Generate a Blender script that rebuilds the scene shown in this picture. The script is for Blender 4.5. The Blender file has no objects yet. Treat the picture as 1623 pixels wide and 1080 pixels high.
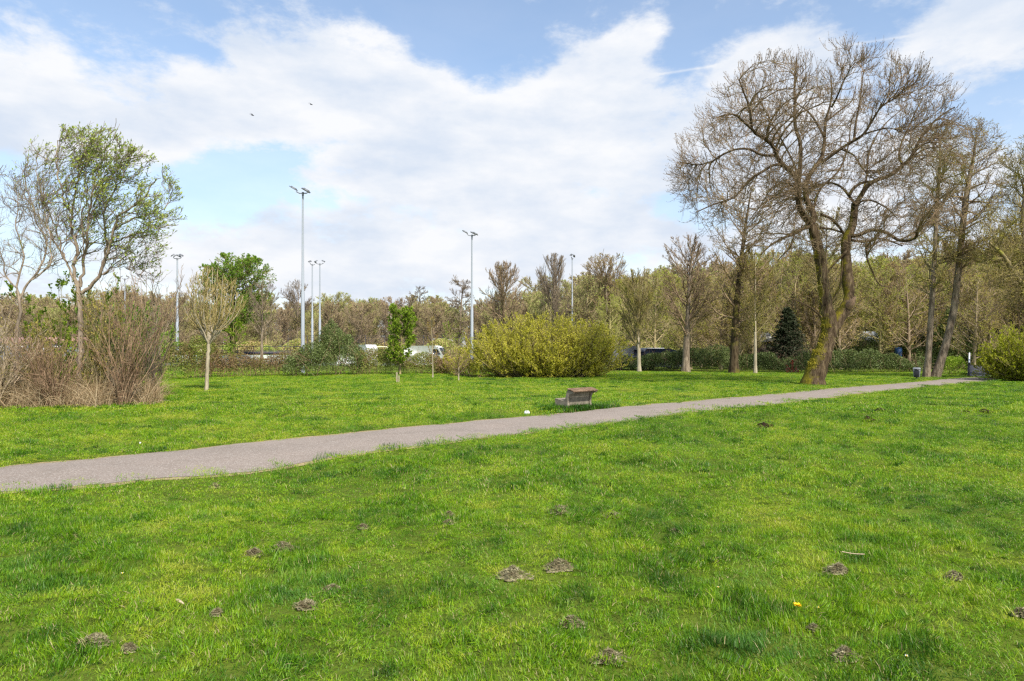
import bpy, math, numpy as np
from math import radians as rad, pi, sin, cos
scene = bpy.context.scene
COL = scene.collection
# ------------------------------------------------------------------ camera
F, HY, H, CX = 1082.0, 556.0, 2.0, 811.5      # focal in photo pixels, horizon row, eye height, centre column
cam_d = bpy.data.cameras.new('camera')
cam_d.lens = 24.0; cam_d.sensor_width = 36.0
cam_d.shift_y = (HY - 540.0) / 1623.0
cam_d.clip_start = 0.1; cam_d.clip_end = 6000
cam = bpy.data.objects.new('camera', cam_d); COL.objects.link(cam)
cam.location = (0, 0, H); cam.rotation_euler = (rad(90), 0, 0)
scene.camera = cam
# ------------------------------------------------------------------ light
SUN_EL, SUN_AZ = 47.0, 150.0        # azimuth from +Y towards +X
scene.view_settings.view_transform = 'Standard'; scene.view_settings.look = 'None'
scene.view_settings.exposure = 0.6; scene.view_settings.gamma = 1.0
scene.render.engine = 'CYCLES'
scene.cycles.max_bounces = 6; scene.cycles.diffuse_bounces = 3; scene.cycles.transmission_bounces = 3
scene.cycles.transparent_max_bounces = 4
scene.cycles.use_adaptive_sampling = False; scene.cycles.use_denoising = False
scene.cycles.pixel_filter_type = 'BLACKMAN_HARRIS'; scene.cycles.filter_width = 1.35
scene.cycles.sample_clamp_indirect = 4
sd = bpy.data.lights.new('sun', 'SUN'); sd.energy = 4.4; sd.angle = rad(2.5); sd.color = (1, .95, .86)
so = bpy.data.objects.new('sun', sd); COL.objects.link(so)
so.rotation_euler = (rad(90 - SUN_EL), 0, -rad(SUN_AZ) + pi)

def build_world():
    w = bpy.data.worlds.new("World"); scene.world = w; w.use_nodes = True
    nt = w.node_tree; nt.nodes.clear(); N = nt.nodes; Lk = nt.links
    def node(t, **k):
        n = N.new(t)
        for a, b in k.items(): setattr(n, a, b)
        return n
    def m(op, a, b=None, c=None):
        n = node('ShaderNodeMath', operation=op)
        for i, v in enumerate((a, b, c)):
            if v is None: continue
            if isinstance(v, (int, float)): n.inputs[i].default_value = v
            else: Lk.new(v, n.inputs[i])
        return n.outputs[0]
    tc = node('ShaderNodeTexCoord'); sep = node('ShaderNodeSeparateXYZ'); Lk.new(tc.outputs['Generated'], sep.inputs[0])
    x, y, z = sep.outputs
    az = m('ARCTAN2', x, y); el = m('ARCSINE', z)
    sky = node('ShaderNodeTexSky', sky_type='NISHITA'); sky.sun_disc = False
    sky.sun_elevation = rad(SUN_EL); sky.sun_rotation = rad(SUN_AZ)
    sky.air_density = 1.0; sky.dust_density = 1.2; sky.ozone_density = 1.5
    # cloud noise on a cloud layer seen in perspective
    comb = node('ShaderNodeCombineXYZ')
    Lk.new(m('MULTIPLY', az, 1.0), comb.inputs[0]); Lk.new(m('MULTIPLY', el, 1.9), comb.inputs[1])
    n1 = node('ShaderNodeTexNoise'); n1.inputs['Scale'].default_value = 3.6; n1.inputs['Detail'].default_value = 9; n1.inputs['Roughness'].default_value = .55
    n1.inputs['Distortion'].default_value = .0
    Lk.new(comb.outputs[0], n1.inputs['Vector'])
    n2 = node('ShaderNodeTexNoise'); n2.inputs['Scale'].default_value = 14; n2.inputs['Detail'].default_value = 8; n2.inputs['Roughness'].default_value = .65
    n2.inputs['Distortion'].default_value = .1
    Lk.new(comb.outputs[0], n2.inputs['Vector'])
    # (az, el, radius az, radius el, rotation, weight): cloud masses and blue gaps of this sky
    def px(x_, y_): return math.atan((x_ - CX) / F), math.atan((HY - y_) / math.hypot(F, x_ - CX))
    blobs = [(230, 168, 185, 62, -.05, .9), (80, 190, 130, 48, 0, .6), (570, 128, 125, 72, .2, 1.0), (440, 160, 120, 60, -.1, .75), (400, 70, 60, 24, 0, .45), (700, 215, 170, 85, 0, .9),
             (640, 340, 340, 100, 0, .9), (900, 185, 150, 72, -.42, 1.0), (965, 95, 100, 34, -.5, .75), (1030, 55, 30, 20, -.5, .5), (1020, 260, 250, 110, 0, .9), (1225, 88, 100, 34, 0, .9), (1290, 225, 170, 95, 0, .8), (1450, 150, 110, 60, 0, -.4),
             (1590, 38, 118, 58, -.2, 1.3), (820, 440, 520, 70, 0, .7), (180, 430, 260, 60, 0, .55), (1480, 380, 260, 120, 0, .7), (30, 68, 62, 34, 0, .5),
             (385, 280, 85, 42, -.4, -.75), (330, 95, 46, 14, .3, -.4), (1110, 325, 65, 34, 0, -.7), (870, 298, 150, 13, .1, -.35), (590, 238, 60, 11, .2, -.35), (1095, 80, 60, 26, 0, -.5), (740, 50, 100, 46, 0, -.5), (290, 350, 70, 26, 0, -.3)]
    tot = m('MULTIPLY', m('SUBTRACT', n1.outputs[0], .5), 1.3)
    tot = m('ADD', tot, m('MULTIPLY', m('SUBTRACT', n2.outputs[0], .5), 2.3))
    for bx, by, ra, re, rot, wt in blobs:
        a0, e0 = px(bx, by); ra /= F; re /= F
        dx = m('SUBTRACT', az, a0); dy = m('SUBTRACT', el, e0)
        c_, s_ = cos(-rot), sin(-rot)
        u = m('ADD', m('MULTIPLY', dx, c_ / ra), m('MULTIPLY', dy, s_ / ra))
        v = m('ADD', m('MULTIPLY', dx, -s_ / re), m('MULTIPLY', dy, c_ / re))
        q2 = m('ADD', m('MULTIPLY', u, u), m('MULTIPLY', v, v)); g = m('POWER', 2.71828, m('MULTIPLY', m('MULTIPLY', q2, q2), -.7))
        tot = m('ADD', tot, m('MULTIPLY', g, wt * .86))
    tot = m('ADD', tot, m('MULTIPLY', m('LESS_THAN', y, 0), .3)); tot = m('ADD', tot, -.40)
    mr = node('ShaderNodeMapRange', interpolation_type='SMOOTHSTEP'); Lk.new(tot, mr.inputs[0])
    mr.inputs[1].default_value = -.4; mr.inputs[2].default_value = .5; mr.inputs[3].default_value = .12; mr.inputs[4].default_value = 1.0
    dens = mr.outputs[0]
    # pale haze of air near the horizon
    hz = node('ShaderNodeMapRange'); Lk.new(el, hz.inputs[0]); hz.inputs[1].default_value = 0; hz.inputs[2].default_value = .42; hz.inputs[3].default_value = .7; hz.inputs[4].default_value = 0
    dens = m('MAXIMUM', dens, hz.outputs[0])
    # cloud colour: thick parts slightly greyer, edges bright
    cr = node('ShaderNodeValToRGB'); e = cr.color_ramp.elements
    e[0].position = .36; e[0].color = (.47, .525, .61, 1); e[1].position = .62; e[1].color = (.635, .645, .665, 1)
    comb2 = node('ShaderNodeCombineXYZ'); Lk.new(az, comb2.inputs[0]); Lk.new(m('MULTIPLY', el, 2.4), comb2.inputs[1]); comb2.inputs[2].default_value = 4.2
    n3 = node('ShaderNodeTexNoise'); n3.inputs['Scale'].default_value = 5.5; n3.inputs['Detail'].default_value = 9; n3.inputs['Roughness'].default_value = .58
    Lk.new(comb2.outputs[0], n3.inputs['Vector']); Lk.new(n3.outputs[0], cr.inputs[0])
    # thin vapour trails (lines across the sky)
    def trail(x0, y0, x1, y1, width, amt, dens):
        d0 = np.array([(x0 - CX) / F, 1, (HY - y0) / F]); d1 = np.array([(x1 - CX) / F, 1, (HY - y1) / F])
        n = np.cross(d0, d1); n /= np.linalg.norm(n)
        dd = m('ADD', m('ADD', m('MULTIPLY', x, float(n[0])), m('MULTIPLY', y, float(n[1]))), m('MULTIPLY', z, float(n[2])))
        ln = m('POWER', 2.71828, m('MULTIPLY', m('MULTIPLY', dd, dd), -1 / (width / F) ** 2))
        a0, a1 = math.atan((x0 - CX) / F), math.atan((x1 - CX) / F)
        s0 = m('GREATER_THAN', az, a0); s1 = m('LESS_THAN', az, a1)
        return m('ADD', dens, m('MULTIPLY', m('MULTIPLY', ln, amt), m('MULTIPLY', s0, s1)))
    dens = trail(942, 134, 1480, 51, 1.7, .38, dens)
    dens = m('MINIMUM', dens, 1.0)
    skymul = node('ShaderNodeVectorMath', operation='MULTIPLY'); Lk.new(sky.outputs[0], skymul.inputs[0]); skymul.inputs[1].default_value = (1.32, 1.32, 1.28)
    cs = node('ShaderNodeVectorMath', operation='SCALE'); Lk.new(cr.outputs[0], cs.inputs[0]); cs.inputs['Scale'].default_value = 1 / .12
    mx = node('ShaderNodeMix', data_type='RGBA'); Lk.new(dens, mx.inputs[0]); Lk.new(skymul.outputs[0], mx.inputs[6]); Lk.new(cs.outputs[0], mx.inputs[7])
    bg = node('ShaderNodeBackground'); bg.inputs[1].default_value = .12
    Lk.new(mx.outputs[2], bg.inputs[0])
    out = node('ShaderNodeOutputWorld'); Lk.new(bg.outputs[0], out.inputs[0])
build_world()

# ------------------------------------------------------------------ helpers
RNG = np.random.default_rng(7)
_lat = np.random.default_rng(3).random((256, 256))
def vnoise(x, y, s=1.0, off=0):
    x = np.asarray(x, float) * s + off * 17.3; y = np.asarray(y, float) * s + off * 9.1
    xi = np.floor(x).astype(int); yi = np.floor(y).astype(int); fx = x - xi; fy = y - yi
    fx = fx * fx * (3 - 2 * fx); fy = fy * fy * (3 - 2 * fy)
    a = _lat[xi % 256, yi % 256]; b = _lat[(xi + 1) % 256, yi % 256]; c = _lat[xi % 256, (yi + 1) % 256]; d = _lat[(xi + 1) % 256, (yi + 1) % 256]
    return (a * (1 - fx) + b * fx) * (1 - fy) + (c * (1 - fx) + d * fx) * fy
def fbm(x, y, s=1.0, off=0, o=4):
    t = 0; a = .5; n = 0
    for i in range(o): t = t + a * vnoise(x, y, s * 2 ** i, off + i); n += a; a *= .5
    return t / n
def gz(x, y):
    d = np.hypot(x, y); f = np.clip(1 - d / 70, 0, 1)
    return (fbm(x, y, .55, 1, 3) - .5) * .13 * f + (fbm(x, y, .12, 5, 2) - .5) * .16 * np.clip(1 - d / 90, 0, 1)
def GP(x, y):           # ground point under a photo pixel
    Y = H * F / (y - HY); return np.array([(x - CX) / F * Y, Y])
def G3(x, y):
    p = GP(x, y); return np.array([p[0], p[1], float(gz(p[0], p[1]))])
def W(x, y, Y): return np.array([(x - CX) / F * Y, Y, H + (HY - y) / F * Y])

def props(o, label=None, cat=None, group=None, kind=None):
    if label: o['label'] = label
    if cat: o['category'] = cat
    if group: o['group'] = group
    if kind: o['kind'] = kind
    return o
def mesh(name, v, f, mat=None, smooth=False, rnd=None):
    v = np.asarray(v, np.float32).reshape(-1, 3); f = np.asarray(f, np.int32); k = f.shape[1]
    me = bpy.data.meshes.new(name)
    me.vertices.add(len(v)); me.vertices.foreach_set('co', v.ravel())
    me.loops.add(f.size); me.loops.foreach_set('vertex_index', f.ravel())
    me.polygons.add(len(f)); me.polygons.foreach_set('loop_start', np.arange(0, f.size, k, dtype=np.int32))
    if smooth: me.polygons.foreach_set('use_smooth', np.ones(len(f), bool))
    me.update(calc_edges=True)
    if rnd is not None:
        a = me.attributes.new('rnd', 'FLOAT', 'FACE'); a.data.foreach_set('value', np.asarray(rnd, np.float32))
    if mat: me.materials.append(mat)
    return me
def link(name, me, parent=None, loc=None):
    o = bpy.data.objects.new(name, me); COL.objects.link(o)
    if parent: o.parent = parent
    if loc is not None: o.location = loc
    return o
def empty(name, loc, label, cat, group=None, rz=0):
    o = bpy.data.objects.new(name, None); COL.objects.link(o); o.location = loc; o.rotation_euler = (0, 0, rz); o.empty_display_size = .2
    return props(o, label, cat, group)
def dup(root, loc, rz, label=None, sc=None):
    r = root.copy(); COL.objects.link(r); r.location = loc; r.rotation_euler = (0, 0, rz)
    if sc: r.scale = sc
    if label: r['label'] = label
    for ch in list(root.children):
        c = ch.copy(); COL.objects.link(c); c.parent = r
        for g in list(ch.children):
            d = g.copy(); COL.objects.link(d); d.parent = c
    return r
def nrm(a): return a / np.maximum(np.linalg.norm(a, axis=-1, keepdims=True), 1e-9)
# --- geometry accumulators: lists of (verts, quads)
def tubes(P, R, K=4):
    P = np.asarray(P, float); R = np.asarray(R, float); N, M, _ = P.shape
    T = np.empty_like(P); T[:, 1:-1] = P[:, 2:] - P[:, :-2]; T[:, 0] = P[:, 1] - P[:, 0]; T[:, -1] = P[:, -1] - P[:, -2]; T = nrm(T)
    mean = nrm(P[:, -1] - P[:, 0])
    ref = np.where(np.abs(mean[:, 2:3]) > .8, np.array([[1., .1, 0]]), np.array([[0, .1, 1.]]))[:, None, :]
    U = nrm(np.cross(T, ref)); V = np.cross(T, U)
    a = np.arange(K) * 2 * pi / K
    ring = P[:, :, None, :] + R[:, :, None, None] * (np.cos(a)[:, None] * U[:, :, None, :] + np.sin(a)[:, None] * V[:, :, None, :])
    v = ring.reshape(-1, 3)
    i = np.arange(N)[:, None, None] * M * K; j = np.arange(M - 1)[None, :, None] * K; k = np.arange(K)[None, None, :]; k2 = (k + 1) % K
    f = np.stack([i + j + k, i + j + k2, i + j + K + k2, i + j + K + k], -1).reshape(-1, 4)
    return v, f
def leaves(pos, d, L, wr, rng):
    n = len(pos); d = nrm(d); s = nrm(np.cross(d, rng.normal(size=(n, 3))))
    L = np.asarray(L).reshape(-1, 1) * np.ones((n, 1))
    v = np.stack([pos, pos + d * L * .5 + s * L * wr, pos + d * L, pos + d * L * .5 - s * L * wr], 1).reshape(-1, 3)
    return v, np.arange(n * 4).reshape(-1, 4)
def cat_(lst):
    vs, fs, o = [], [], 0
    for v, f in lst: vs.append(v); fs.append(f + o); o += len(v)
    return np.concatenate(vs), np.concatenate(fs)
def box(x0, x1, y0, y1, z0, z1):
    v = np.array([[x, y, z] for z in (z0, z1) for y in (y0, y1) for x in (x0, x1)], float)
    return v, np.array([[0, 2, 3, 1], [4, 5, 7, 6], [0, 1, 5, 4], [2, 6, 7, 3], [0, 4, 6, 2], [1, 3, 7, 5]])
def prism(prof, y0, y1):    # closed profile in x,z extruded along y -> quads only (fan of quads on caps)
    n = len(prof); v = [(x, y0, z) for x, z in prof] + [(x, y1, z) for x, z in prof]
    f = [[i, (i + 1) % n, n + (i + 1) % n, n + i] for i in range(n)]
    h = n // 2
    for i in range(h - 1 + (n % 2)):
        a, b, c, d = i, i + 1, (n - 2 - i) % n, (n - 1 - i)
        if b >= c: b = c
        f.append([a, b, c, d] if b != c else [a, b, d, d]); f.append([n + a, n + d, n + c, n + b] if b != c else [n + a, n + d, n + b, n + b])
    f = [q for q in f]
    return np.array(v, float), np.array(f)
def bm_obj(name, parts, mat, parent=None, bevel=0, loc=None):
    v, f = cat_(parts); me = mesh(name, v, f, mat); me.validate()
    o = link(name, me, parent, loc)
    if bevel:
        b = o.modifiers.new('bevel', 'BEVEL'); b.width = bevel; b.segments = 2; b.limit_method = 'ANGLE'
    return o
def grow(S, D, L, r0, r1, M, wig, trop, rng, tv=(0, 0, 1), side=0.0):
    N = len(S); P = np.empty((N, M, 3)); P[:, 0] = S; d = nrm(D); st = (L / (M - 1))[:, None]
    tv = np.asarray(tv, float); w = rng.normal(size=(N, 3)) * .5
    for i in range(1, M):
        t = i / (M - 1); w = w * .55 + rng.normal(size=(N, 3)) * .6
        tr = trop[0] * (1 - t) + trop[1] * t
        d = nrm(d + w * wig + tv * tr / (M - 1) * 2)
        P[:, i] = P[:, i - 1] + d * st
    t = np.linspace(0, 1, M)[None]
    return P, r0[:, None] * (1 - t) + np.minimum(r1, r0)[:, None] * t
def ell_dist(S, D, c, r):
    p = (S - c) / r; d = D / r; a = (d * d).sum(-1); b = (p * d).sum(-1); cc = (p * p).sum(-1) - 1
    disc = b * b - a * cc
    return np.where(disc > 0, (-b + np.sqrt(np.maximum(disc, 0))) / a, 0).clip(0)
def spawn(P, R, c, t0, t1, ang, sd, L, rr, rng, env=None, out=0.0, keep=None):
    """children of every branch: positions along the parent, turned away by ang degrees; L = (low, high) lengths, or relative when negative"""
    N, M, _ = P.shape
    t = (np.arange(c)[None] + rng.random((N, c))) / c * (t1 - t0) + t0
    x = t * (M - 1); i = np.minimum(x.astype(int), M - 2); fr = (x - i)[..., None]; n = np.arange(N)[:, None]
    S = P[n, i] * (1 - fr) + P[n, i + 1] * fr; T = nrm(P[n, i + 1] - P[n, i])
    r = R[n, i] * (1 - fr[..., 0]) + R[n, i + 1] * fr[..., 0]
    q = nrm(np.cross(T, rng.normal(size=T.shape)))
    a = np.radians(rng.normal(ang, sd, size=t.shape))[..., None]
    D = np.cos(a) * T + np.sin(a) * q
    S = S.reshape(-1, 3); D = D.reshape(-1, 3); r = r.ravel(); t = t.ravel()
    if out and env is not None: D = nrm(D + out * nrm(S - env[0]))
    if L[0] < 0:
        pl = np.repeat(np.linalg.norm(np.diff(P, axis=1), axis=-1).sum(1), c)
        Ln = pl * rng.uniform(-L[1], -L[0], len(S)) * (1.1 - .6 * t)
    else: Ln = rng.uniform(L[0], L[1], len(S))
    if env is not None:
        lim = ell_dist(S, D, env[0], env[1]) * rng.uniform(.8, 1.15, len(S)); Ln = np.where(lim < .4 * Ln, 0, np.minimum(Ln, lim))
    k = Ln > .06
    if keep: k &= rng.random(len(S)) < keep
    return S[k], D[k], Ln[k], (r * rr)[k]
def smooth_line(pts, M):
    p = np.asarray(pts, float); n = len(p)
    seg = np.r_[0, np.cumsum(np.linalg.norm(np.diff(p[:, :3], axis=0), axis=1))]; u = np.linspace(0, seg[-1], M)
    e = np.vstack([2 * p[0] - p[1], p, 2 * p[-1] - p[-2]]); out = []
    for s in u:
        i = min(np.searchsorted(seg, s, 'right') - 1, n - 2); t = (s - seg[i]) / max(seg[i + 1] - seg[i], 1e-9)
        a, b, c, d = e[i], e[i + 1], e[i + 2], e[i + 3]
        out.append(.5 * (2 * b + (c - a) * t + (2 * a - 5 * b + 4 * c - d) * t * t + (3 * b - a - 3 * c + d) * t ** 3))
    return np.array(out)

# ------------------------------------------------------------------ materials
def mat_base(name):
    m = bpy.data.materials.new(name); m.use_nodes = True; nt = m.node_tree; nt.nodes.clear(); return m, nt
def ramp(nt, stops, fac):
    r = nt.nodes.new('ShaderNodeValToRGB'); el = r.color_ramp.elements
    while len(el) < len(stops): el.new(.5)
    for e, (p, c) in zip(el, stops): e.position = p; e.color = (*c, 1)
    nt.links.new(fac, r.inputs[0]); return r.outputs[0]
def noise(nt, scale, detail=4, rough=.55, coord='Object', vec=None):
    n = nt.nodes.new('ShaderNodeTexNoise'); n.inputs['Scale'].default_value = scale; n.inputs['Detail'].default_value = detail; n.inputs['Roughness'].default_value = rough
    if vec is None:
        t = nt.nodes.new('ShaderNodeTexCoord'); vec = t.outputs[coord]
    nt.links.new(vec, n.inputs['Vector']); return n.outputs[0]
def vadd(nt, v, d):
    n = nt.nodes.new('ShaderNodeVectorMath'); n.operation = 'ADD'; nt.links.new(v, n.inputs[0]); n.inputs[1].default_value = (d, d * .7, 0); return n.outputs[0]
def mth(nt, op, a, b):
    n = nt.nodes.new('ShaderNodeMath'); n.operation = op
    for i, v in enumerate((a, b)):
        if isinstance(v, (int, float)): n.inputs[i].default_value = v
        else: nt.links.new(v, n.inputs[i])
    return n.outputs[0]
def mixc(nt, f, a, b):
    n = nt.nodes.new('ShaderNodeMix'); n.data_type = 'RGBA'
    for i, v in ((0, f), (6, a), (7, b)):
        if isinstance(v, (int, float)): n.inputs[i].default_value = v
        elif isinstance(v, tuple): n.inputs[i].default_value = (*v, 1)
        else: nt.links.new(v, n.inputs[i])
    return n.outputs[2]
def attr(nt, name, typ='GEOMETRY'):
    a = nt.nodes.new('ShaderNodeAttribute'); a.attribute_name = name; a.attribute_type = typ; return a.outputs['Fac']
def principled(nt, col, rough=.8, metal=0, spec=.3, bump=None, bstr=.3, bdist=.02):
    b = nt.nodes.new('ShaderNodeBsdfPrincipled')
    if isinstance(col, tuple): b.inputs['Base Color'].default_value = (*col, 1)
    else: nt.links.new(col, b.inputs['Base Color'])
    b.inputs['Roughness'].default_value = rough; b.inputs['Metallic'].default_value = metal; b.inputs['Specular IOR Level'].default_value = spec
    if bump is not None:
        bp = nt.nodes.new('ShaderNodeBump'); bp.inputs['Strength'].default_value = bstr; bp.inputs['Distance'].default_value = bdist
        nt.links.new(bump, bp.inputs['Height']); nt.links.new(bp.outputs[0], b.inputs['Normal'])
    o = nt.nodes.new('ShaderNodeOutputMaterial'); nt.links.new(b.outputs[0], o.inputs[0]); return b
def leafmat(name, stops, trans=.35, world=False, inst=False, nscale=.6, nw=.5, rough=.6):
    """leaf colour = per-leaf random + clump noise (+ per-plant tint); thin leaves let light through"""
    m, nt = mat_base(name)
    geo = nt.nodes.new('ShaderNodeNewGeometry')
    n = noise(nt, nscale, 3, vec=geo.outputs['Position'])
    f = mth(nt, 'ADD', mth(nt, 'MULTIPLY', attr(nt, 'rnd'), 1 - nw), mth(nt, 'MULTIPLY', mth(nt, 'ADD', mth(nt, 'MULTIPLY', mth(nt, 'SUBTRACT', n, .5), 2.2), .5), nw))
    if inst: f = mth(nt, 'ADD', f, attr(nt, 'tint', 'INSTANCER'))
    c = ramp(nt, stops, f)
    b = principled(nt, c, rough, spec=.25)
    if trans:
        t = nt.nodes.new('ShaderNodeBsdfTranslucent'); nt.links.new(c, t.inputs[0])
        mx = nt.nodes.new('ShaderNodeMixShader'); mx.inputs[0].default_value = trans
        nt.links.new(b.outputs[0], mx.inputs[1]); nt.links.new(t.outputs[0], mx.inputs[2])
        o = [x for x in nt.nodes if x.type == 'OUTPUT_MATERIAL'][0]; nt.links.new(mx.outputs[0], o.inputs[0])
    return m
def barkmat(name, c1, c2, moss=None, mscale=1.2, mth_=.55, scale=6, inst=None):
    m, nt = mat_base(name)
    tc = nt.nodes.new('ShaderNodeTexCoord'); mp = nt.nodes.new('ShaderNodeMapping'); mp.inputs['Scale'].default_value = (1, 1, .22); nt.links.new(tc.outputs['Object'], mp.inputs[0])
    n = noise(nt, scale, 6, .65, vec=mp.outputs[0])
    c = ramp(nt, [(.38, c1), (.62, c2)], n)
    if moss:
        n2 = noise(nt, mscale, 4, .6)
        k = nt.nodes.new('ShaderNodeMapRange'); nt.links.new(n2, k.inputs[0]); k.inputs[1].default_value = mth_; k.inputs[2].default_value = mth_ + .12
        c = mixc(nt, k.outputs[0], c, moss)
    if inst: c = mixc(nt, attr(nt, 'tint', 'INSTANCER'), c, inst)
    principled(nt, c, .95, spec=.1, bump=n, bstr=1.0, bdist=.05); return m
def plain(name, c, rough=.7, metal=0, var=.12, scale=4, spec=.3):
    m, nt = mat_base(name); n = noise(nt, scale, 5, .6)
    a = tuple(max(0, x * (1 - var)) for x in c); b = tuple(min(1, x * (1 + var)) for x in c)
    principled(nt, ramp(nt, [(.3, a), (.7, b)], n), rough, metal, spec, bump=n, bstr=.15, bdist=.01); return m

M = {}
M['bark_big'] = barkmat('mossy_bark', (.030, .020, .011), (.105, .078, .045), (.115, .105, .018), .9, .53, 7)
M['bark_twig'] = barkmat('twig_bark', (.18, .125, .08), (.34, .25, .155), (.25, .22, .07), 1.2, .6, 5)
M['bark_olive'] = barkmat('olive_bark', (.18, .145, .07), (.32, .26, .13), (.24, .23, .05), .8, .5, 5)
M['bark_pale'] = barkmat('pale_bark', (.26, .22, .15), (.44, .38, .27), (.22, .20, .06), 1.5, .62, 6)
M['bark_grey'] = barkmat('grey_bark', (.10, .075, .052), (.30, .24, .17), None, scale=6)
M['bark_curly'] = barkmat('curly_bark', (.17, .13, .095), (.34, .27, .20), (.2, .2, .05), 1.5, .6, 6)
M['bark_red'] = barkmat('reddish_bark', (.16, .095, .058), (.36, .245, .155), None, scale=5)
M['bark_dead'] = barkmat('dead_wood', (.30, .23, .15), (.50, .40, .28), None, scale=5)
M['bark_wood'] = barkmat('far_bark', (.21, .155, .105), (.37, .28, .185), None, scale=1, inst=(.40, .36, .14))
M['leaf_yellow'] = leafmat('yellow_green_leaf', [(.15, (.24, .25, .015)), (.5, (.52, .50, .035)), (.85, (.76, .68, .13))], .4, nscale=.9, nw=.4)
M['leaf_right'] = leafmat('fresh_bush_leaf', [(.15, (.17, .21, .01)), (.5, (.38, .42, .015)), (.85, (.55, .55, .04))], .4, nscale=.9, nw=.4)
M['leaf_willow'] = leafmat('willow_leaf', [(.15, (.18, .25, .035)), (.5, (.34, .44, .06)), (.85, (.52, .58, .12))], .4, nw=.3)
M['leaf_haw'] = leafmat('hawthorn_leaf', [(.15, (.08, .17, .02)), (.5, (.18, .32, .03)), (.85, (.30, .44, .05))], .35, nw=.4, nscale=.8)
M['leaf_bright'] = leafmat('bright_leaf', [(.15, (.12, .2, .014)), (.5, (.22, .34, .02)), (.85, (.34, .44, .04))], .4, nw=.4)
M['leaf_bramble'] = leafmat('bramble_leaf', [(.1, (.14, .085, .045)), (.25, (.07, .09, .025)), (.5, (.12, .165, .04)), (.85, (.24, .29, .11))], .2, nw=.45, nscale=.8, rough=.45)
M['leaf_hedge'] = leafmat('hedge_leaf', [(.1, (.20, .115, .065)), (.35, (.26, .19, .07)), (.55, (.22, .26, .05)), (.9, (.36, .40, .08))], .3, nw=.65, nscale=.35)
M['leaf_conifer'] = leafmat('conifer_needle', [(.2, (.016, .026, .010)), (.8, (.045, .062, .024))], .1, nw=.5)
M['leaf_bud'] = leafmat('olive_bud', [(.2, (.22, .16, .04)), (.5, (.36, .29, .06)), (.85, (.48, .42, .09))], .35, nw=.5, nscale=.5)
M['leaf_brownbud'] = leafmat('brown_bud', [(.2, (.09, .055, .03)), (.8, (.19, .12, .06))], .2, nw=.3)
M['leaf_orange'] = leafmat('orange_bud', [(.2, (.22, .13, .02)), (.8, (.38, .25, .04))], .3, nw=.3)
M['leaf_red'] = leafmat('red_leaf', [(.2, (.2, .02, .012)), (.8, (.4, .05, .03))], .3, nw=.3)
M['leaf_wood'] = leafmat('far_bud', [(.0, (.33, .24, .15)), (.45, (.46, .35, .17)), (.7, (.46, .42, .13)), (1., (.36, .44, .10))], .3, inst=True, nw=.3, nscale=.1)
M['leaf_spring'] = leafmat('spring_leaf', [(.0, (.34, .22, .11)), (.45, (.46, .36, .10)), (.8, (.48, .46, .08)), (1., (.42, .5, .06))], .45, inst=True, nw=.4, nscale=.25)
M['straw'] = leafmat('straw', [(.1, (.22, .14, .07)), (.5, (.44, .31, .17)), (.9, (.68, .54, .34))], .2, nw=.3)
M['galv'] = plain('galvanised_steel', (.33, .36, .40), .6, .1, .04, .5)
M['lampgrey'] = plain('lamp_grey', (.22, .23, .25), .5, .3, .1)
M['concrete'] = plain('weathered_concrete', (.22, .19, .145), .95, 0, .4, 5, .1)
M['slat'] = barkmat('weathered_slat', (.11, .07, .045), (.25, .17, .11), None, scale=9)
M['white'] = plain('white_paint', (.70, .70, .68), .45, 0, .05, 3)
M['cream'] = plain('cream_paint', (.72, .68, .48), .5, 0, .06, 3)
M['glass'] = plain('dark_glass', (.03, .035, .045), .1, 0, .1, 2, .6)
M['black'] = plain('black_plastic', (.02, .02, .025), .4, 0, .2, 6)
M['board2'] = plain('tarmac_deck', (.09, .09, .105), .9)
M['dark'] = plain('dark_rail', (.035, .035, .05), .6, 0, .2, 2)
M['board'] = plain('pale_board', (.42, .47, .42), .7, 0, .12, .6)
M['brick'] = plain('red_tile', (.42, .24, .20), .85, 0, .3, 6)
M['bluegrey'] = plain('blue_panel', (.18, .23, .32), .7, 0, .35, 2)
M['roofgrey'] = plain('sheet_roof', (.40, .43, .47), .6, 0, .12, 3)
M['wallbrown'] = plain('shed_wall', (.12, .09, .07), .9, 0, .2, 3)
M['blue'] = plain('blue_tarp', (.02, .06, .16), .6, 0, .2, 3)
M['navy'] = plain('navy_paint', (.012, .016, .035), .3, 0, .1, 2, .5)
M['wound'] = plain('bare_wood', (.26, .17, .11), .9, 0, .3, 9)
M['soil'] = plain('molehill_soil', (.03, .019, .013), 1, 0, .5, 30, .05)
M['thatch'] = plain('dry_thatch', (.17, .125, .07), 1, 0, .45, 30, .05)
M['petal_y'] = plain('yellow_petal', (.85, .55, .01), .6, 0, .1)
M['petal_w'] = plain('white_petal', (.8, .8, .78), .6, 0, .05)
M['paper'] = plain('white_paper', (.82, .83, .85), .7, 0, .06)
M['bird'] = plain('dark_feather', (.015, .015, .02), .8, 0, .1)

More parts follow.
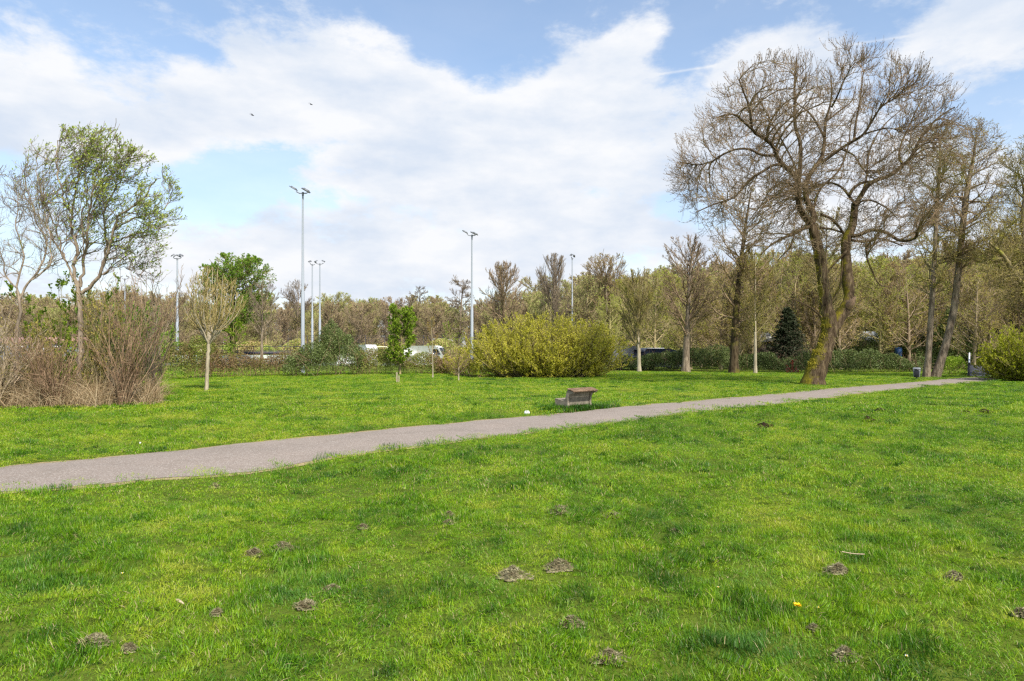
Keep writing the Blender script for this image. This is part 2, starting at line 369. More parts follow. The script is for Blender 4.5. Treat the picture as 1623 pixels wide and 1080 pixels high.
# ------------------------------------------------------------------ ground, path, pitch
near_px = [(-500, 850), (-150, 803), (0, 784), (100, 775), (175, 768), (260, 757), (400, 744), (520, 727), (600, 716), (700, 704), (812, 691), (900, 681), (1000, 669), (1100, 656), (1200, 644), (1300, 631), (1400, 620), (1480, 612), (1550, 606), (1600, 603)]
far_px = [(-500, 782), (-150, 751), (0, 738), (130, 726), (250, 714), (400, 699), (500, 690), (600, 682), (700, 673), (812, 664.5), (900, 656), (1000, 646), (1100, 636), (1200, 627), (1300, 618.5), (1400, 610), (1480, 603.5), (1540, 598.5), (1600, 594)]
NE = np.array([GP(*p) for p in near_px]); FE = np.array([GP(*p) for p in far_px])
def path_edges(X): return np.interp(X, NE[:, 0], NE[:, 1]), np.interp(X, FE[:, 0], FE[:, 1])
PDIR = nrm(FE[12] - FE[4]); PN = np.array([-PDIR[1], PDIR[0]])     # along the path, away from it towards the field
def coords(lim, near, far_, ratio=1.12):
    a = [0.0]; s = near
    while a[-1] < lim:
        if a[-1] > far_: s *= ratio
        a.append(a[-1] + s)
    return np.array(a)
xs = coords(1500, .3, 26); xs = np.r_[-xs[:0:-1], xs]; ys = np.r_[-coords(600, 2, 10, 1.4)[:0:-1], coords(2500, .3, 40)]
X, Y = np.meshgrid(xs, ys); Z = gz(X, Y)
nx = len(xs); ny = len(ys); i = np.arange(ny - 1)[:, None] * nx + np.arange(nx - 1)[None]
f = np.stack([i, i + 1, i + nx + 1, i + nx], -1).reshape(-1, 4)
m, nt = mat_base('lawn_soil'); gg = nt.nodes.new('ShaderNodeNewGeometry')
n1 = noise(nt, .5, 5, .6, vec=gg.outputs['Position']); n2 = noise(nt, 9, 5, .7, vec=gg.outputs['Position'])
c = mixc(nt, n1, (.08, .15, .012), (.15, .19, .025)); c = mixc(nt, n2, c, (.07, .085, .015))
principled(nt, c, 1, spec=.05, bump=n2, bstr=.8, bdist=.05)
props(link('ground', mesh('ground', np.stack([X, Y, Z], -1), f, m, True)), kind='structure')
# path: strip following the two edges
def verge_sheet():
    Xs = np.arange(NE[0, 0], 34.2, .12); yn, yf = path_edges(Xs); wn = .12 + .34 * (fbm(Xs, Xs * 0, 1.7, 55, 4) - .3).clip(0); wf = .12 + .34 * (fbm(Xs, Xs * 0, 1.7, 66, 4) - .3).clip(0)
    K = 24; t = np.linspace(0, 1, K)[None]; YY = (yn - wn - .03)[:, None] * (1 - t) + (yf + wf + .03)[:, None] * t; XX = Xs[:, None] + 0 * t; n = len(Xs); i = np.arange(n - 1)[:, None] * K + np.arange(K - 1)[None]
    f = np.stack([i, i + K, i + K + 1, i + 1], -1).reshape(-1, 4); m, nt = mat_base('dry_verge'); g = nt.nodes.new('ShaderNodeNewGeometry'); a = noise(nt, 22, 5, .7, vec=g.outputs['Position'])
    principled(nt, ramp(nt, [(.3, (.12, .10, .05)), (.5, (.30, .23, .12)), (.7, (.45, .36, .22))], a), 1, spec=.05, bump=a, bstr=.6, bdist=.01)
    props(link('path_verge', mesh('path_verge', np.stack([XX, YY, gz(XX, YY) + .008 + .02 * np.sin(pi * t)], -1), f, m, True)), kind='structure')
verge_sheet()
def path_sheet():
    Xs = np.arange(NE[0, 0] - 0, 34.2, .12); yn, yf = path_edges(Xs)
    jn = (fbm(Xs, Xs * 0, 2.2, 3, 4) - .5) * .34; jf = (fbm(Xs, Xs * 0, 2.2, 8, 4) - .5) * .3
    K = 14; t = np.linspace(0, 1, K)[None]
    YY = (yn + jn)[:, None] * (1 - t) + (yf + jf)[:, None] * t; XX = Xs[:, None] + 0 * t
    crown = .035 * np.sin(pi * t) + .004
    ZZ = gz(XX, YY) + crown + .012
    n = len(Xs); i = np.arange(n - 1)[:, None] * K + np.arange(K - 1)[None]
    f = np.stack([i, i + K, i + K + 1, i + 1], -1).reshape(-1, 4)
    m, nt = mat_base('gravel_asphalt'); g = nt.nodes.new('ShaderNodeNewGeometry')
    a = noise(nt, 38, 4, .85, vec=g.outputs['Position']); b = noise(nt, 1.1, 6, .65, vec=g.outputs['Position'])
    vo = nt.nodes.new('ShaderNodeTexVoronoi'); vo.inputs['Scale'].default_value = 70; nt.links.new(g.outputs['Position'], vo.inputs['Vector'])
    c = ramp(nt, [(.34, (.185, .145, .12)), (.5, (.265, .215, .18)), (.66, (.37, .305, .255))], a)
    c = mixc(nt, mth(nt, 'MULTIPLY', b, .55), c, (.17, .15, .13))
    sm = nt.nodes.new('ShaderNodeMapRange'); nt.links.new(noise(nt, .8, 6, .7, vec=vadd(nt, g.outputs['Position'], 13)), sm.inputs[0]); sm.inputs[1].default_value = .48; sm.inputs[2].default_value = .66; sm.inputs[4].default_value = .4
    c = mixc(nt, sm.outputs[0], c, (.15, .125, .10))
    sp = nt.nodes.new('ShaderNodeSeparateColor'); nt.links.new(vo.outputs['Color'], sp.inputs[0])
    c = mixc(nt, mth(nt, 'GREATER_THAN', sp.outputs[0], .9), c, (.38, .34, .30))
    principled(nt, c, .95, spec=.15, bump=a, bstr=.5, bdist=.01)
    props(link('path', mesh('path', np.stack([XX, YY, ZZ], -1), f, m, True)), kind='structure')
path_sheet()
m, nt = mat_base('pitch_turf'); principled(nt, ramp(nt, [(.3, (.10, .13, .09)), (.7, (.15, .18, .13))], noise(nt, .3)), .95)
v, f = box(-60, 10, 92, 150, -.02, .03); props(link('sports_pitch', mesh('sports_pitch', v, f, m)), kind='structure')

# ------------------------------------------------------------------ grass (uncountable)
def hidden(name, me):
    return bpy.data.objects.new(name, me)
def scatter(name, pts, rot, scl, tint, idx, protos, mat=None, label=None):
    col = bpy.data.collections.new(name + '_kinds')
    for p in protos: col.objects.link(p)
    me = bpy.data.meshes.new(name); me.vertices.add(len(pts)); me.vertices.foreach_set('co', np.asarray(pts, np.float32).ravel())
    for k, a, t in (('rot', rot, 'FLOAT_VECTOR'), ('scl', scl, 'FLOAT_VECTOR'), ('tint', tint, 'FLOAT'), ('idx', idx, 'INT')):
        at = me.attributes.new(k, t, 'POINT'); at.data.foreach_set('vector' if t == 'FLOAT_VECTOR' else 'value', np.asarray(a, np.int32 if t == 'INT' else np.float32).ravel())
    o = link(name, me); props(o, label, kind='stuff')
    ng = bpy.data.node_groups.new(name, 'GeometryNodeTree')
    ng.interface.new_socket('Geometry', in_out='INPUT', socket_type='NodeSocketGeometry'); ng.interface.new_socket('Geometry', in_out='OUTPUT', socket_type='NodeSocketGeometry')
    N = ng.nodes; gi = N.new('NodeGroupInput'); go = N.new('NodeGroupOutput')
    ip = N.new('GeometryNodeInstanceOnPoints'); ci = N.new('GeometryNodeCollectionInfo'); ci.inputs['Collection'].default_value = col
    ci.inputs['Separate Children'].default_value = True; ci.inputs['Reset Children'].default_value = True
    def na(k, t):
        n = N.new('GeometryNodeInputNamedAttribute'); n.data_type = t; n.inputs[0].default_value = k; return n.outputs[0]
    L = ng.links; L.new(gi.outputs[0], ip.inputs['Points']); L.new(ci.outputs[0], ip.inputs['Instance']); ip.inputs['Pick Instance'].default_value = True
    L.new(na('idx', 'INT'), ip.inputs['Instance Index']); L.new(na('rot', 'FLOAT_VECTOR'), ip.inputs['Rotation']); L.new(na('scl', 'FLOAT_VECTOR'), ip.inputs['Scale'])
    L.new(ip.outputs[0], go.inputs[0])
    md = o.modifiers.new('scatter', 'NODES'); md.node_group = ng
    return o
def blades(rng, n, rad_, h0, h1, w, lean=.5):
    a = rng.random(n) * 2 * pi; r = rad_ * np.sqrt(rng.random(n)); b = np.stack([r * np.cos(a), r * np.sin(a), np.full(n, -.01)], -1)
    h = rng.uniform(h0, h1, n)[:, None]; la = rng.random(n) * 2 * pi; ld = np.stack([np.cos(la), np.sin(la), 0 * la], -1) * rng.uniform(.1, lean, n)[:, None]
    s = nrm(np.cross(ld, [0, 0, 1.])) * w * rng.uniform(.7, 1.2, n)[:, None] * .5; up = np.array([0, 0, 1.])
    mid = b + (up * .6 + ld * .35) * h; tip = b + (up * rng.uniform(.75, 1, n)[:, None] + ld * 1.3) * h
    v = np.stack([b - s, b + s, mid + s * .8, mid - s * .8, tip + s * .12, tip - s * .12], 1).reshape(-1, 3)
    i = np.arange(n)[:, None] * 6; f = np.concatenate([i + [[0, 1, 2, 3]], i + [[3, 2, 4, 5]]], 1).reshape(-1, 4)
    return v, f, np.repeat(rng.random(n), 2)
def grassmat():
    m, nt = mat_base('grass_blade'); g = nt.nodes.new('ShaderNodeNewGeometry'); pos = g.outputs['Position']
    n1 = noise(nt, .42, 5, .6, vec=pos); n2 = noise(nt, 2.6, 4, .65, vec=pos); r = attr(nt, 'rnd'); ti = attr(nt, 'tint', 'INSTANCER')
    f = mth(nt, 'ADD', mth(nt, 'MULTIPLY', mth(nt, 'SUBTRACT', n1, .5), 2.0), mth(nt, 'MULTIPLY', mth(nt, 'SUBTRACT', n2, .5), 1.9))
    f = mth(nt, 'ADD', mth(nt, 'ADD', f, .5), mth(nt, 'MULTIPLY', mth(nt, 'SUBTRACT', r, .5), .45)); f = mth(nt, 'ADD', f, ti)
    c = ramp(nt, [(.0, (.03, .10, .004)), (.25, (.08, .205, .004)), (.5, (.165, .33, .005)), (.75, (.275, .415, .009)), (1, (.42, .46, .04))], f)
    bl = nt.nodes.new('ShaderNodeMapRange'); nt.links.new(noise(nt, .9, 4, .6, vec=vadd(nt, pos, 40)), bl.inputs[0]); bl.inputs[1].default_value = .56; bl.inputs[2].default_value = .72; bl.inputs[4].default_value = .45
    c = mixc(nt, bl.outputs[0], c, (.13, .29, .05))
    br = nt.nodes.new('ShaderNodeMapRange'); nt.links.new(noise(nt, 3.4, 5, .7, vec=vadd(nt, pos, 90)), br.inputs[0]); br.inputs[1].default_value = .60; br.inputs[2].default_value = .76; br.inputs[4].default_value = .6
    c = mixc(nt, br.outputs[0], c, (.30, .23, .09))
    c = mixc(nt, mth(nt, 'GREATER_THAN', r, .95), c, (.46, .38, .18))
    b = principled(nt, c, .45, spec=.35)
    t = nt.nodes.new('ShaderNodeBsdfTranslucent'); nt.links.new(c, t.inputs[0]); mx = nt.nodes.new('ShaderNodeMixShader'); mx.inputs[0].default_value = .42
    nt.links.new(b.outputs[0], mx.inputs[1]); nt.links.new(t.outputs[0], mx.inputs[2]); nt.links.new(mx.outputs[0], [x for x in nt.nodes if x.type == 'OUTPUT_MATERIAL'][0].inputs[0])
    return m
M['grass'] = grassmat()
def build_grass():
    rng = np.random.default_rng(11); protos = []
    spec = [(300, .20, .018, .042, .0042, 1.1), (240, .20, .012, .03, .0045, 1.4), (300, .20, .02, .055, .0045, 1.1), (220, .20, .02, .07, .0045, 1.0),   # near 0-3
            (260, .32, .022, .05, .007, .9), (260, .32, .02, .045, .007, 1.1), (220, .32, .025, .07, .007, .9),                                       # mid 4-6
            (330, .75, .03, .06, .014, .9), (330, .75, .03, .06, .014, 1.1),                                                               # far 7-8
            (150, .11, .05, .12, .0055, .7), (160, .22, .06, .16, .009, .7)]                                                              # tufts 9,10
    for k, s in enumerate(spec):
        v, f, r = blades(rng, *s); protos.append(hidden('grass_kind', mesh('grass_kind', v, f, M['grass'], rnd=r)))
    P, Sx, T, I = [], [], [], []
    def zone(y0, y1, s, ids, margin=5.0):
        gy = np.arange(y0, y1, s); pts = []
        for yy in gy:
            hw = .79 * yy + margin; gx = np.arange(-hw, hw, s); pts.append(np.stack([gx, np.full_like(gx, yy)], -1))
        p = np.concatenate(pts); p += rng.uniform(-.5, .5, p.shape) * s * 1.2
        yn, yf = path_edges(p[:, 0]); w = (fbm(p[:, 0], p[:, 1], 1.3, 21, 3) - .5) * .5
        k = (p[:, 1] < yn + .03 + w - .05) | (p[:, 1] > yf + .12 + w); k |= p[:, 0] > NE[-1, 0]
        k |= (p[:, 0] < NE[0, 0]); p = p[k]
        big = fbm(p[:, 0], p[:, 1], .6, 31, 3); fine = fbm(p[:, 0], p[:, 1], 2.2, 41, 3)
        hs = .5 + .8 * np.clip((big - .38) * 2.2, 0, 1) * .7 + 1.1 * np.clip((fine - .5) * 4, 0, 1)
        yn, yf = path_edges(p[:, 0]); de = np.minimum(np.abs(p[:, 1] - yn), np.abs(p[:, 1] - yf))
        hs = np.where(de < .35, hs * 1.15, hs)
        P.append(np.stack([p[:, 0], p[:, 1], gz(p[:, 0], p[:, 1])], -1)); sxy = rng.uniform(.9, 1.15, len(p)); Sx.append(np.stack([sxy, sxy, hs * rng.uniform(.85, 1.15, len(p))], -1))
        T.append(-.3 * np.clip((fine - .52) * 5, 0, 1) + .10 + np.where((p[:, 1] > yf), .13, 0)); I.append(rng.choice(ids, len(p)))
    zone(1.6, 9, .15, [0, 1, 1, 2, 3]); zone(9, 21, .25, [4, 5, 5, 6]); zone(21, 64, .55, [7, 8])
    # lush darker tufts
    def tuft(n, y0, y1, ids, sc, th=.0):
        yy = np.sqrt(rng.uniform(y0 ** 2, y1 ** 2, n)); p = np.stack([rng.uniform(-.8, .8, n) * (yy + 5), yy], -1)
        yn, yf = path_edges(p[:, 0]); k = ((p[:, 1] < yn - .05) | (p[:, 1] > yf + .15)) & (fbm(p[:, 0], p[:, 1], .5, 61, 2) > th); p = p[k]
        P.append(np.stack([p[:, 0], p[:, 1], gz(p[:, 0], p[:, 1])], -1)); s = rng.uniform(sc[0], sc[1], len(p)); Sx.append(np.stack([s, s, s * .8], -1)); T.append(rng.uniform(-.45, -.05, len(p))); I.append(rng.choice(ids, len(p)))
    tuft(950, 3.4, 15, [9], (.3, .75), .42); tuft(1750, 12, 55, [10], (.5, 1.15), .42); tuft(350, 11, 30, [10], (.5, 1.0))
    # long grass at the bench foot and round trunks
    bc = GP(921, 650)
    for (c, n, r, s) in ((bc, 70, .8, (1.0, 1.9)), (GP(893, 652), 40, .5, (1.0, 1.9)), (GP(1289, 611), 46, .9, (.5, 1.1)), (GP(327, 619), 8, .2, (.5, .9)), (GP(1453, 603), 12, .4, (.6, 1.2)), (GP(1480, 598), 30, 1.2, (.6, 1.2)),
                         (GP(1600, 612), 60, 3., (.6, 1.1)), (GP(860, 604), 90, 5.5, (.6, 1.2))):
        q = c + rng.normal(size=(n, 2)) * r * .6
        yn, yf = path_edges(q[:, 0]); q = q[(q[:, 1] < yn - .05) | (q[:, 1] > yf + .2)]; n = len(q)
        P.append(np.stack([q[:, 0], q[:, 1], gz(q[:, 0], q[:, 1])], -1)); s_ = rng.uniform(*s, n); Sx.append(np.stack([s_, s_, s_], -1)); T.append(rng.uniform(-.6, -.3, n)); I.append(np.full(n, 10))
    P = np.concatenate(P); n = len(P); print('grass patches', n)
    R = np.stack([(fbm(P[:, 0], P[:, 1], 1.1, 71, 3) - .5) * 1.6 + rng.normal(0, .06, n), (fbm(P[:, 0], P[:, 1], 1.1, 81, 3) - .5) * 1.6 + rng.normal(0, .06, n), rng.uniform(0, 6.28, n)], -1) * np.where(P[:, 1:2] < 22, 1, [[.3, .3, 1]])
    scatter('grass', P, R, np.concatenate(Sx), np.concatenate(T), np.concatenate(I), protos, label='bright green spring lawn with darker tufts and straw blades')
build_grass()

# ------------------------------------------------------------------ trees
def treeobj(name, loc, label, cat, trunk, twig, leaf, mats, group=None):
    """trunk / twig: lists of (P, R, K) in local space; leaf: list of (v, f)"""
    o = empty(name, loc, label, cat, group)
    rng = np.random.default_rng(1)
    if trunk: v, f = cat_([tubes(*t) for t in trunk]); link('trunk', mesh('trunk', v, f, mats[0], True), o)
    if twig: v, f = cat_([tubes(*t) for t in twig]); link('crown', mesh('crown', v, f, mats[1], True), o)
    if leaf: v, f = cat_(leaf); link('leaves', mesh('leaves', v, f, mats[2], rnd=rng.random(len(f))), o)
    return o
def tip_leaves(P, per, L, wr, rng, t0=.2, spread=.8, up=.3):
    N, Mm, _ = P.shape; t = rng.uniform(t0, 1, (N, per)); x = t * (Mm - 1); i = np.minimum(x.astype(int), Mm - 2); fr = (x - i)[..., None]; n = np.arange(N)[:, None]
    S = (P[n, i] * (1 - fr) + P[n, i + 1] * fr).reshape(-1, 3); T = nrm(P[n, i + 1] - P[n, i]).reshape(-1, 3)
    D = T + rng.normal(size=S.shape) * spread + np.array([0, 0, up])
    return leaves(S, D, rng.uniform(L[0], L[1], len(S)), wr, rng)
def generic_tree(seed, Ht, tr, env_c, env_r, clear=.3, n=(16, 8, 6), ang=(50, 45, 40), up=(.5, .3, .2), wig=(.08, .16, .2), rmin=.012, leaf=None, lean=(0, 0), Kt=8, l1=(2.5, 6), l2=(-.55, -.3), l3=(-.6, -.35), r1=.45, topr=.12):
    """returns trunk, twig, leaf lists; env_c / env_r relative to the base"""
    rng = np.random.default_rng(seed); env = (np.array(env_c, float), np.array(env_r, float))
    D = nrm(np.array([[lean[0], lean[1], 1.]]))
    P0, R0 = grow(np.zeros((1, 3)), D, np.array([Ht * .93]), np.array([tr]), np.array([tr * topr]), 16, wig[0] * .16, (0, .1), rng)
    R0[0, 0] *= 1.35; P0[0, 0, 2] -= .15
    S, D, L, r = spawn(P0, R0, n[0], clear, .98, ang[0], 10, l1, r1, rng, env)
    P1, R1 = grow(S, D, L, np.maximum(r, rmin * 1.8), np.full(len(S), rmin), 10, wig[0], (up[0] * .3, up[0]), rng)
    S, D, L, r = spawn(P1, R1, n[1], .15, 1, ang[1], 14, l2, .6, rng, env, .25)
    P2, R2 = grow(S, D, L, np.clip(r, rmin, rmin * 3), np.full(len(S), rmin * .8), 7, wig[1], (up[1], up[1]), rng)
    S, D, L, r = spawn(P2, R2, n[2], .1, 1, ang[2], 16, l3, .7, rng, env, .2)
    P3, R3 = grow(S, D, L, np.full(len(S), rmin * .8), np.full(len(S), rmin * .35), 4, wig[2], (up[2], up[2]), rng)
    lf = []
    if leaf: lf = [tip_leaves(P3, leaf[0], leaf[1], leaf[2], rng)]
    return [(P0, R0, Kt)], [(P1, R1, 5), (P2, R2, 4), (P3, R3, 3)], lf

def trunkmat():
    m, nt = mat_base('old_tree_bark'); tc = nt.nodes.new('ShaderNodeTexCoord'); mp = nt.nodes.new('ShaderNodeMapping'); mp.inputs['Scale'].default_value = (1, 1, .25); nt.links.new(tc.outputs['Object'], mp.inputs[0])
    n = noise(nt, 8, 7, .7, vec=mp.outputs[0]); c = ramp(nt, [(.36, (.028, .018, .010)), (.55, (.10, .07, .042)), (.68, (.19, .145, .09))], n)
    sn = nt.nodes.new('ShaderNodeSeparateXYZ'); nt.links.new(tc.outputs['Normal'], sn.inputs[0]); sp = nt.nodes.new('ShaderNodeSeparateXYZ'); nt.links.new(tc.outputs['Object'], sp.inputs[0])
    k = mth(nt, 'ADD', mth(nt, 'MULTIPLY', sn.outputs[0], -.42), mth(nt, 'MULTIPLY', sn.outputs[1], -.12)); k = mth(nt, 'ADD', k, mth(nt, 'MULTIPLY', sn.outputs[2], .25)); k = mth(nt, 'ADD', k, mth(nt, 'MULTIPLY', mth(nt, 'SUBTRACT', noise(nt, 1.6, 6, .7), .5), 1.5))
    k = mth(nt, 'SUBTRACT', k, mth(nt, 'MULTIPLY', sp.outputs[2], .018)); mr = nt.nodes.new('ShaderNodeMapRange'); nt.links.new(k, mr.inputs[0]); mr.inputs[1].default_value = .20; mr.inputs[2].default_value = .42
    c = mixc(nt, mr.outputs[0], c, ramp(nt, [(.3, (.08, .07, .008)), (.7, (.22, .185, .02))], noise(nt, 14, 4)))
    principled(nt, c, .95, spec=.1, bump=n, bstr=1, bdist=.06); return m
M['bark_old'] = trunkmat()
def big_tree():
    rng = np.random.default_rng(5); Y0 = 39.6
    z5 = lambda x, y: (1020 + x / 3, 60 + y / 3)
    base = G3(1288, 611); Y0 = base[1]; s = Y0 / F
    def limb(pts, w0, w1, d0, d1, Mn=18, z=True):   # widths in photo pixels, depth offsets in m
        q = [z5(*p) if z else p for p in pts]; n = len(q)
        w = [W(a, b, Y0 + d0 + (d1 - d0) * i / (n - 1)) - base for i, (a, b) in enumerate(q)]
        P = smooth_line(w, Mn); t = np.linspace(0, 1, Mn)
        return P, (w0 * (1 - t) + w1 * t) * s * .5
    trunk_pts = [(1287, 614, 40), (1288, 606, 35), (1293, 590, 31), (1300, 570, 30), (1307, 552, 26), (1312, 537, 24), (1315, 522, 24), (1313, 505, 24), (1309, 489, 21), (1307, 468, 18), (1305, 449, 17), (1303, 430, 17), (1300, 412, 17), (1296, 392, 16), (1292, 375, 15), (1287, 357, 13)]
    P = smooth_line([np.r_[W(a, b, Y0) - base, w * s * .5] for a, b, w in trunk_pts], 44)
    Pt, Rt = P[:, :3], P[:, 3] * (1 + .05 * np.sin(np.arange(44) * 1.7) + rng.normal(0, .02, 44))
    st = [(1311, 545, 14), (1320, 522, 20), (1329, 505, 20), (1339, 490, 19), (1345, 477, 17), (1346, 466, 15), (1344, 450, 18), (1342, 430, 17), (1341, 410, 15), (1340, 395, 14), (1342, 378, 15), (1350, 362, 13), (1353, 345, 12), (1355, 323, 11)]
    P = smooth_line([np.r_[W(a, b, Y0 + .1 * i) - base, w * s * .5] for i, (a, b, w) in enumerate(st)], 36)
    Ps, Rs = P[:, :3], P[:, 3] * (1 + rng.normal(0, .03, 36))
    limbs = [limb([(795, 885), (750, 830), (735, 760), (733, 690), (715, 650), (680, 620), (640, 580), (625, 530), (590, 490), (540, 460), (515, 435), (510, 380), (500, 320), (480, 270), (455, 200)], 11, 2, 0, -2.2, 26),
             limb([(515, 435), (470, 395), (430, 365), (380, 370), (330, 385)], 4, 1.5, -1.6, -3),
             limb([(690, 635), (660, 608), (620, 605), (560, 640), (510, 670), (470, 715), (430, 760), (340, 790), (250, 830)], 4.5, 1.5, -.6, -2.5, 22),
             limb([(632, 560), (600, 560), (560, 557), (500, 530), (430, 533), (370, 560), (320, 590), (250, 605), (170, 590)], 4.5, 1.5, -.8, 1.5, 22),
             limb([(735, 700), (745, 600), (745, 500), (725, 440), (718, 380), (718, 300), (718, 220), (725, 130), (730, 80)], 7.5, 1.6, 0, 1.4, 24),
             limb([(800, 885), (812, 850), (790, 800), (770, 750), (775, 690), (790, 650), (820, 610), (850, 560), (860, 490), (865, 400), (885, 330), (895, 260), (890, 180)], 10, 2, .2, 3.0, 26),
             limb([(845, 595), (900, 555), (950, 520), (1000, 490), (1050, 455), (1090, 390), (1130, 330), (1190, 290), (1250, 250)], 6, 1.6, 1.2, -1.2, 22),
             limb([(1050, 458), (1110, 440), (1170, 430), (1230, 450)], 3, 1.2, .2, -1),
             limb([(858, 470), (820, 400), (780, 350), (740, 320), (690, 270)], 4, 1.4, 1.6, 3.6),
             limb([(940, 530), (1000, 560), (1040, 620), (1075, 665)], 3, 1.4, 1, -1),
             limb([(790, 900), (760, 908), (720, 930), (660, 955), (600, 990), (560, 1030)], 6, 2, 0, -2),
             limb([(715, 940), (700, 990), (660, 1035), (630, 1070)], 3, 1.4, -1, -1.8),
             limb([(1005, 790), (975, 750), (940, 710), (890, 690), (850, 700), (810, 710)], 5, 1.6, 1, 3),
             limb([(1005, 795), (1035, 750), (1060, 710), (1100, 680), (1170, 655), (1230, 610), (1270, 570), (1300, 510), (1330, 460), (1380, 400), (1430, 360), (1480, 330)], 8, 1.8, 1, -.5, 26),
             limb([(978, 750), (1000, 715), (1040, 690), (1090, 684)], 5, 4, 1, .8),
             limb([(1230, 600), (1215, 560), (1230, 490), (1260, 430), (1290, 360), (1320, 300)], 4, 1.4, .2, 2.2),
             limb([(960, 935), (1020, 940), (1080, 915), (1150, 925), (1220, 965), (1290, 955), (1300, 925)], 6, 4, 1, -1.4),
             limb([(975, 960), (1050, 970), (1120, 955), (1180, 970), (1230, 990)], 5, 2, 1, 2),
             limb([(845, 840), (890, 860), (930, 900), (950, 930)], 4.5, 4, .2, 1),
             limb([(840, 905), (890, 910), (950, 928)], 4, 3, .2, 1),
             limb([(1372, 386), (1375, 412), (1384, 433), (1394, 451), (1417, 457)], 3.5, 1.2, -1, -2, z=False),
             limb([(1302, 503), (1290, 492), (1280, 485), (1262, 477), (1241, 470)], 3, 1, -.3, -1.5, z=False),
             limb([(1318, 478), (1330, 455), (1334, 430), (1336, 400)], 3, 2, 0, .8, z=False),
             limb([(1305, 440), (1322, 418), (1338, 402), (1345, 396)], 4, 4, 0, .8, z=False),
             limb([(1353, 345), (1362, 322), (1380, 318), (1405, 330), (1425, 350)], 4, 1.4, 1, 3, z=False),
             limb([(1287, 357), (1270, 330), (1262, 300), (1240, 290), (1222, 300), (1208, 322)], 3.5, 1.2, 0, -3, z=False),
             limb([(1290, 330), (1300, 300), (1330, 270), (1345, 230), (1350, 190), (1372, 150)], 4, 1.3, 1, 5, z=False),
             limb([(1352, 330), (1372, 290), (1378, 240), (1400, 200), (1440, 165)], 4, 1.3, 1, 5, z=False),
             limb([(895, 330), (925, 270), (955, 200), (985, 140)], 3.5, 1.4, 2, -.5), limb([(1000, 490), (1010, 400), (1030, 300), (1040, 200), (1050, 150)], 4, 1.4, 1, 2), limb([(865, 400), (930, 350), (990, 300), (1010, 230)], 3.5, 1.4, 2.5, 5),
             limb([(1265, 320), (1262, 270), (1235, 215), (1215, 180), (1200, 150)], 4, 1.3, 0, 4, z=False)]
    trunk = [(Pt[None], Rt[None], 18), (Ps[None], Rs[None], 14)] + [(p[None], r[None] * 1.02, 8) for p, r in limbs]
    # crown
    c = W(1300, 272, Y0 + .3) - base; env = (c, np.array([238 * s, 7.6, 186 * s]))
    LP = np.concatenate([p for p, r in limbs]); LR = np.concatenate([r for p, r in limbs]); LT = np.concatenate([nrm(np.gradient(p, axis=0)) for p, r in limbs])
    q = []
    for rr_, nn in ((.42, 40), (.60, 90), (.78, 170), (.95, 270)):
        i_ = np.arange(nn) + .5; ph = np.arccos(1 - 2 * i_ / nn); th = pi * (1 + 5 ** .5) * i_ + rr_ * 9; q.append(np.stack([np.cos(th) * np.sin(ph), np.sin(th) * np.sin(ph), np.cos(ph)], -1) * rr_)
    q = np.concatenate(q) + rng.normal(0, .035, (570, 3)); q = q[(q[:, 2] > -.72)]
    T = env[0] + q * env[1] * (.93 + .10 * (vnoise(np.arctan2(q[:, 0], q[:, 2]) * 3, q[:, 1] * 3, 1.2) - .5))[:, None]
    dd = np.linalg.norm(T[:, None] - LP[None], axis=2) + .35 * np.linalg.norm(LP - [0, 0, 5], axis=1)[None] * -.25; k = np.argsort(dd, axis=1)[:, :6]; j = k[np.arange(len(T)), rng.integers(0, 6, len(T))]
    Sb = LP[j]; D0 = T - Sb; L = np.linalg.norm(D0, axis=1); ok = (L > .5) & (L < 6.5); Sb, D0, L, j, T = Sb[ok], D0[ok], L[ok], j[ok], T[ok]
    c1 = Sb + nrm(LT[j] * .8 + D0 / L[:, None]) * L[:, None] * .45 + np.array([0, 0, .12]) * L[:, None]; t = np.linspace(0, 1, 10)[None, :, None]
    P1 = Sb[:, None] * (1 - t) ** 2 + 2 * c1[:, None] * t * (1 - t) + T[:, None] * t * t
    w = np.cumsum(rng.normal(0, .05, P1.shape), axis=1); P1 = P1 + (w - w[:, :1]) * np.sin(t * pi) ** .5
    t = np.linspace(0, 1, 10)[None]; R1 = np.clip(L * .0125, .014, np.maximum(LR[j] * .7, .014))[:, None] * (1 - t) + .009 * t
    S, D, L, r = spawn(P1, R1, 9, .3, 1, 42, 14, (.4, 1.15), .7, rng, (env[0], env[1] * 1.04), .5)
    P2, R2 = grow(S, D, L, np.clip(r, .011, .018), np.full(len(S), .0075), 6, .11, (-.1, .7), rng)
    S, D, L, r = spawn(P2, R2, 5, .2, 1, 40, 12, (.18, .5), .8, rng, (env[0], env[1] * 1.07), .4)
    P3, R3 = grow(S, D, L, np.full(len(S), .0075), np.full(len(S), .0045), 4, .1, (.2, .6), rng)
    print('big tree', len(P1), len(P2), len(P3))
    # hanging thin shoots round the stems
    k = rng.choice(len(P1), 120); S, D, L, r = spawn(P1[k], R1[k], 2, .1, .9, 70, 20, (.6, 1.9), .6, rng)
    Ph, Rh = grow(S, D, L, np.full(len(S), .010), np.full(len(S), .006), 8, .12, (-1.4, -.6), rng)
    k = rng.integers(8, 40, 70); S = Pt[k] ; D = rng.normal(size=(70, 3)) + [0, -.6, .2]
    Pe, Re = grow(S, D, rng.uniform(.8, 2.2, 70), np.full(70, .012), np.full(70, .006), 10, .14, (-1.6, -1.2), rng)
    twig = [(P1, R1, 5), (P2, R2, 4), (P3, R3, 3), (Ph, Rh, 3)]
    lf = [tip_leaves(P3, 2, (.03, .08), .28, rng, .5)]
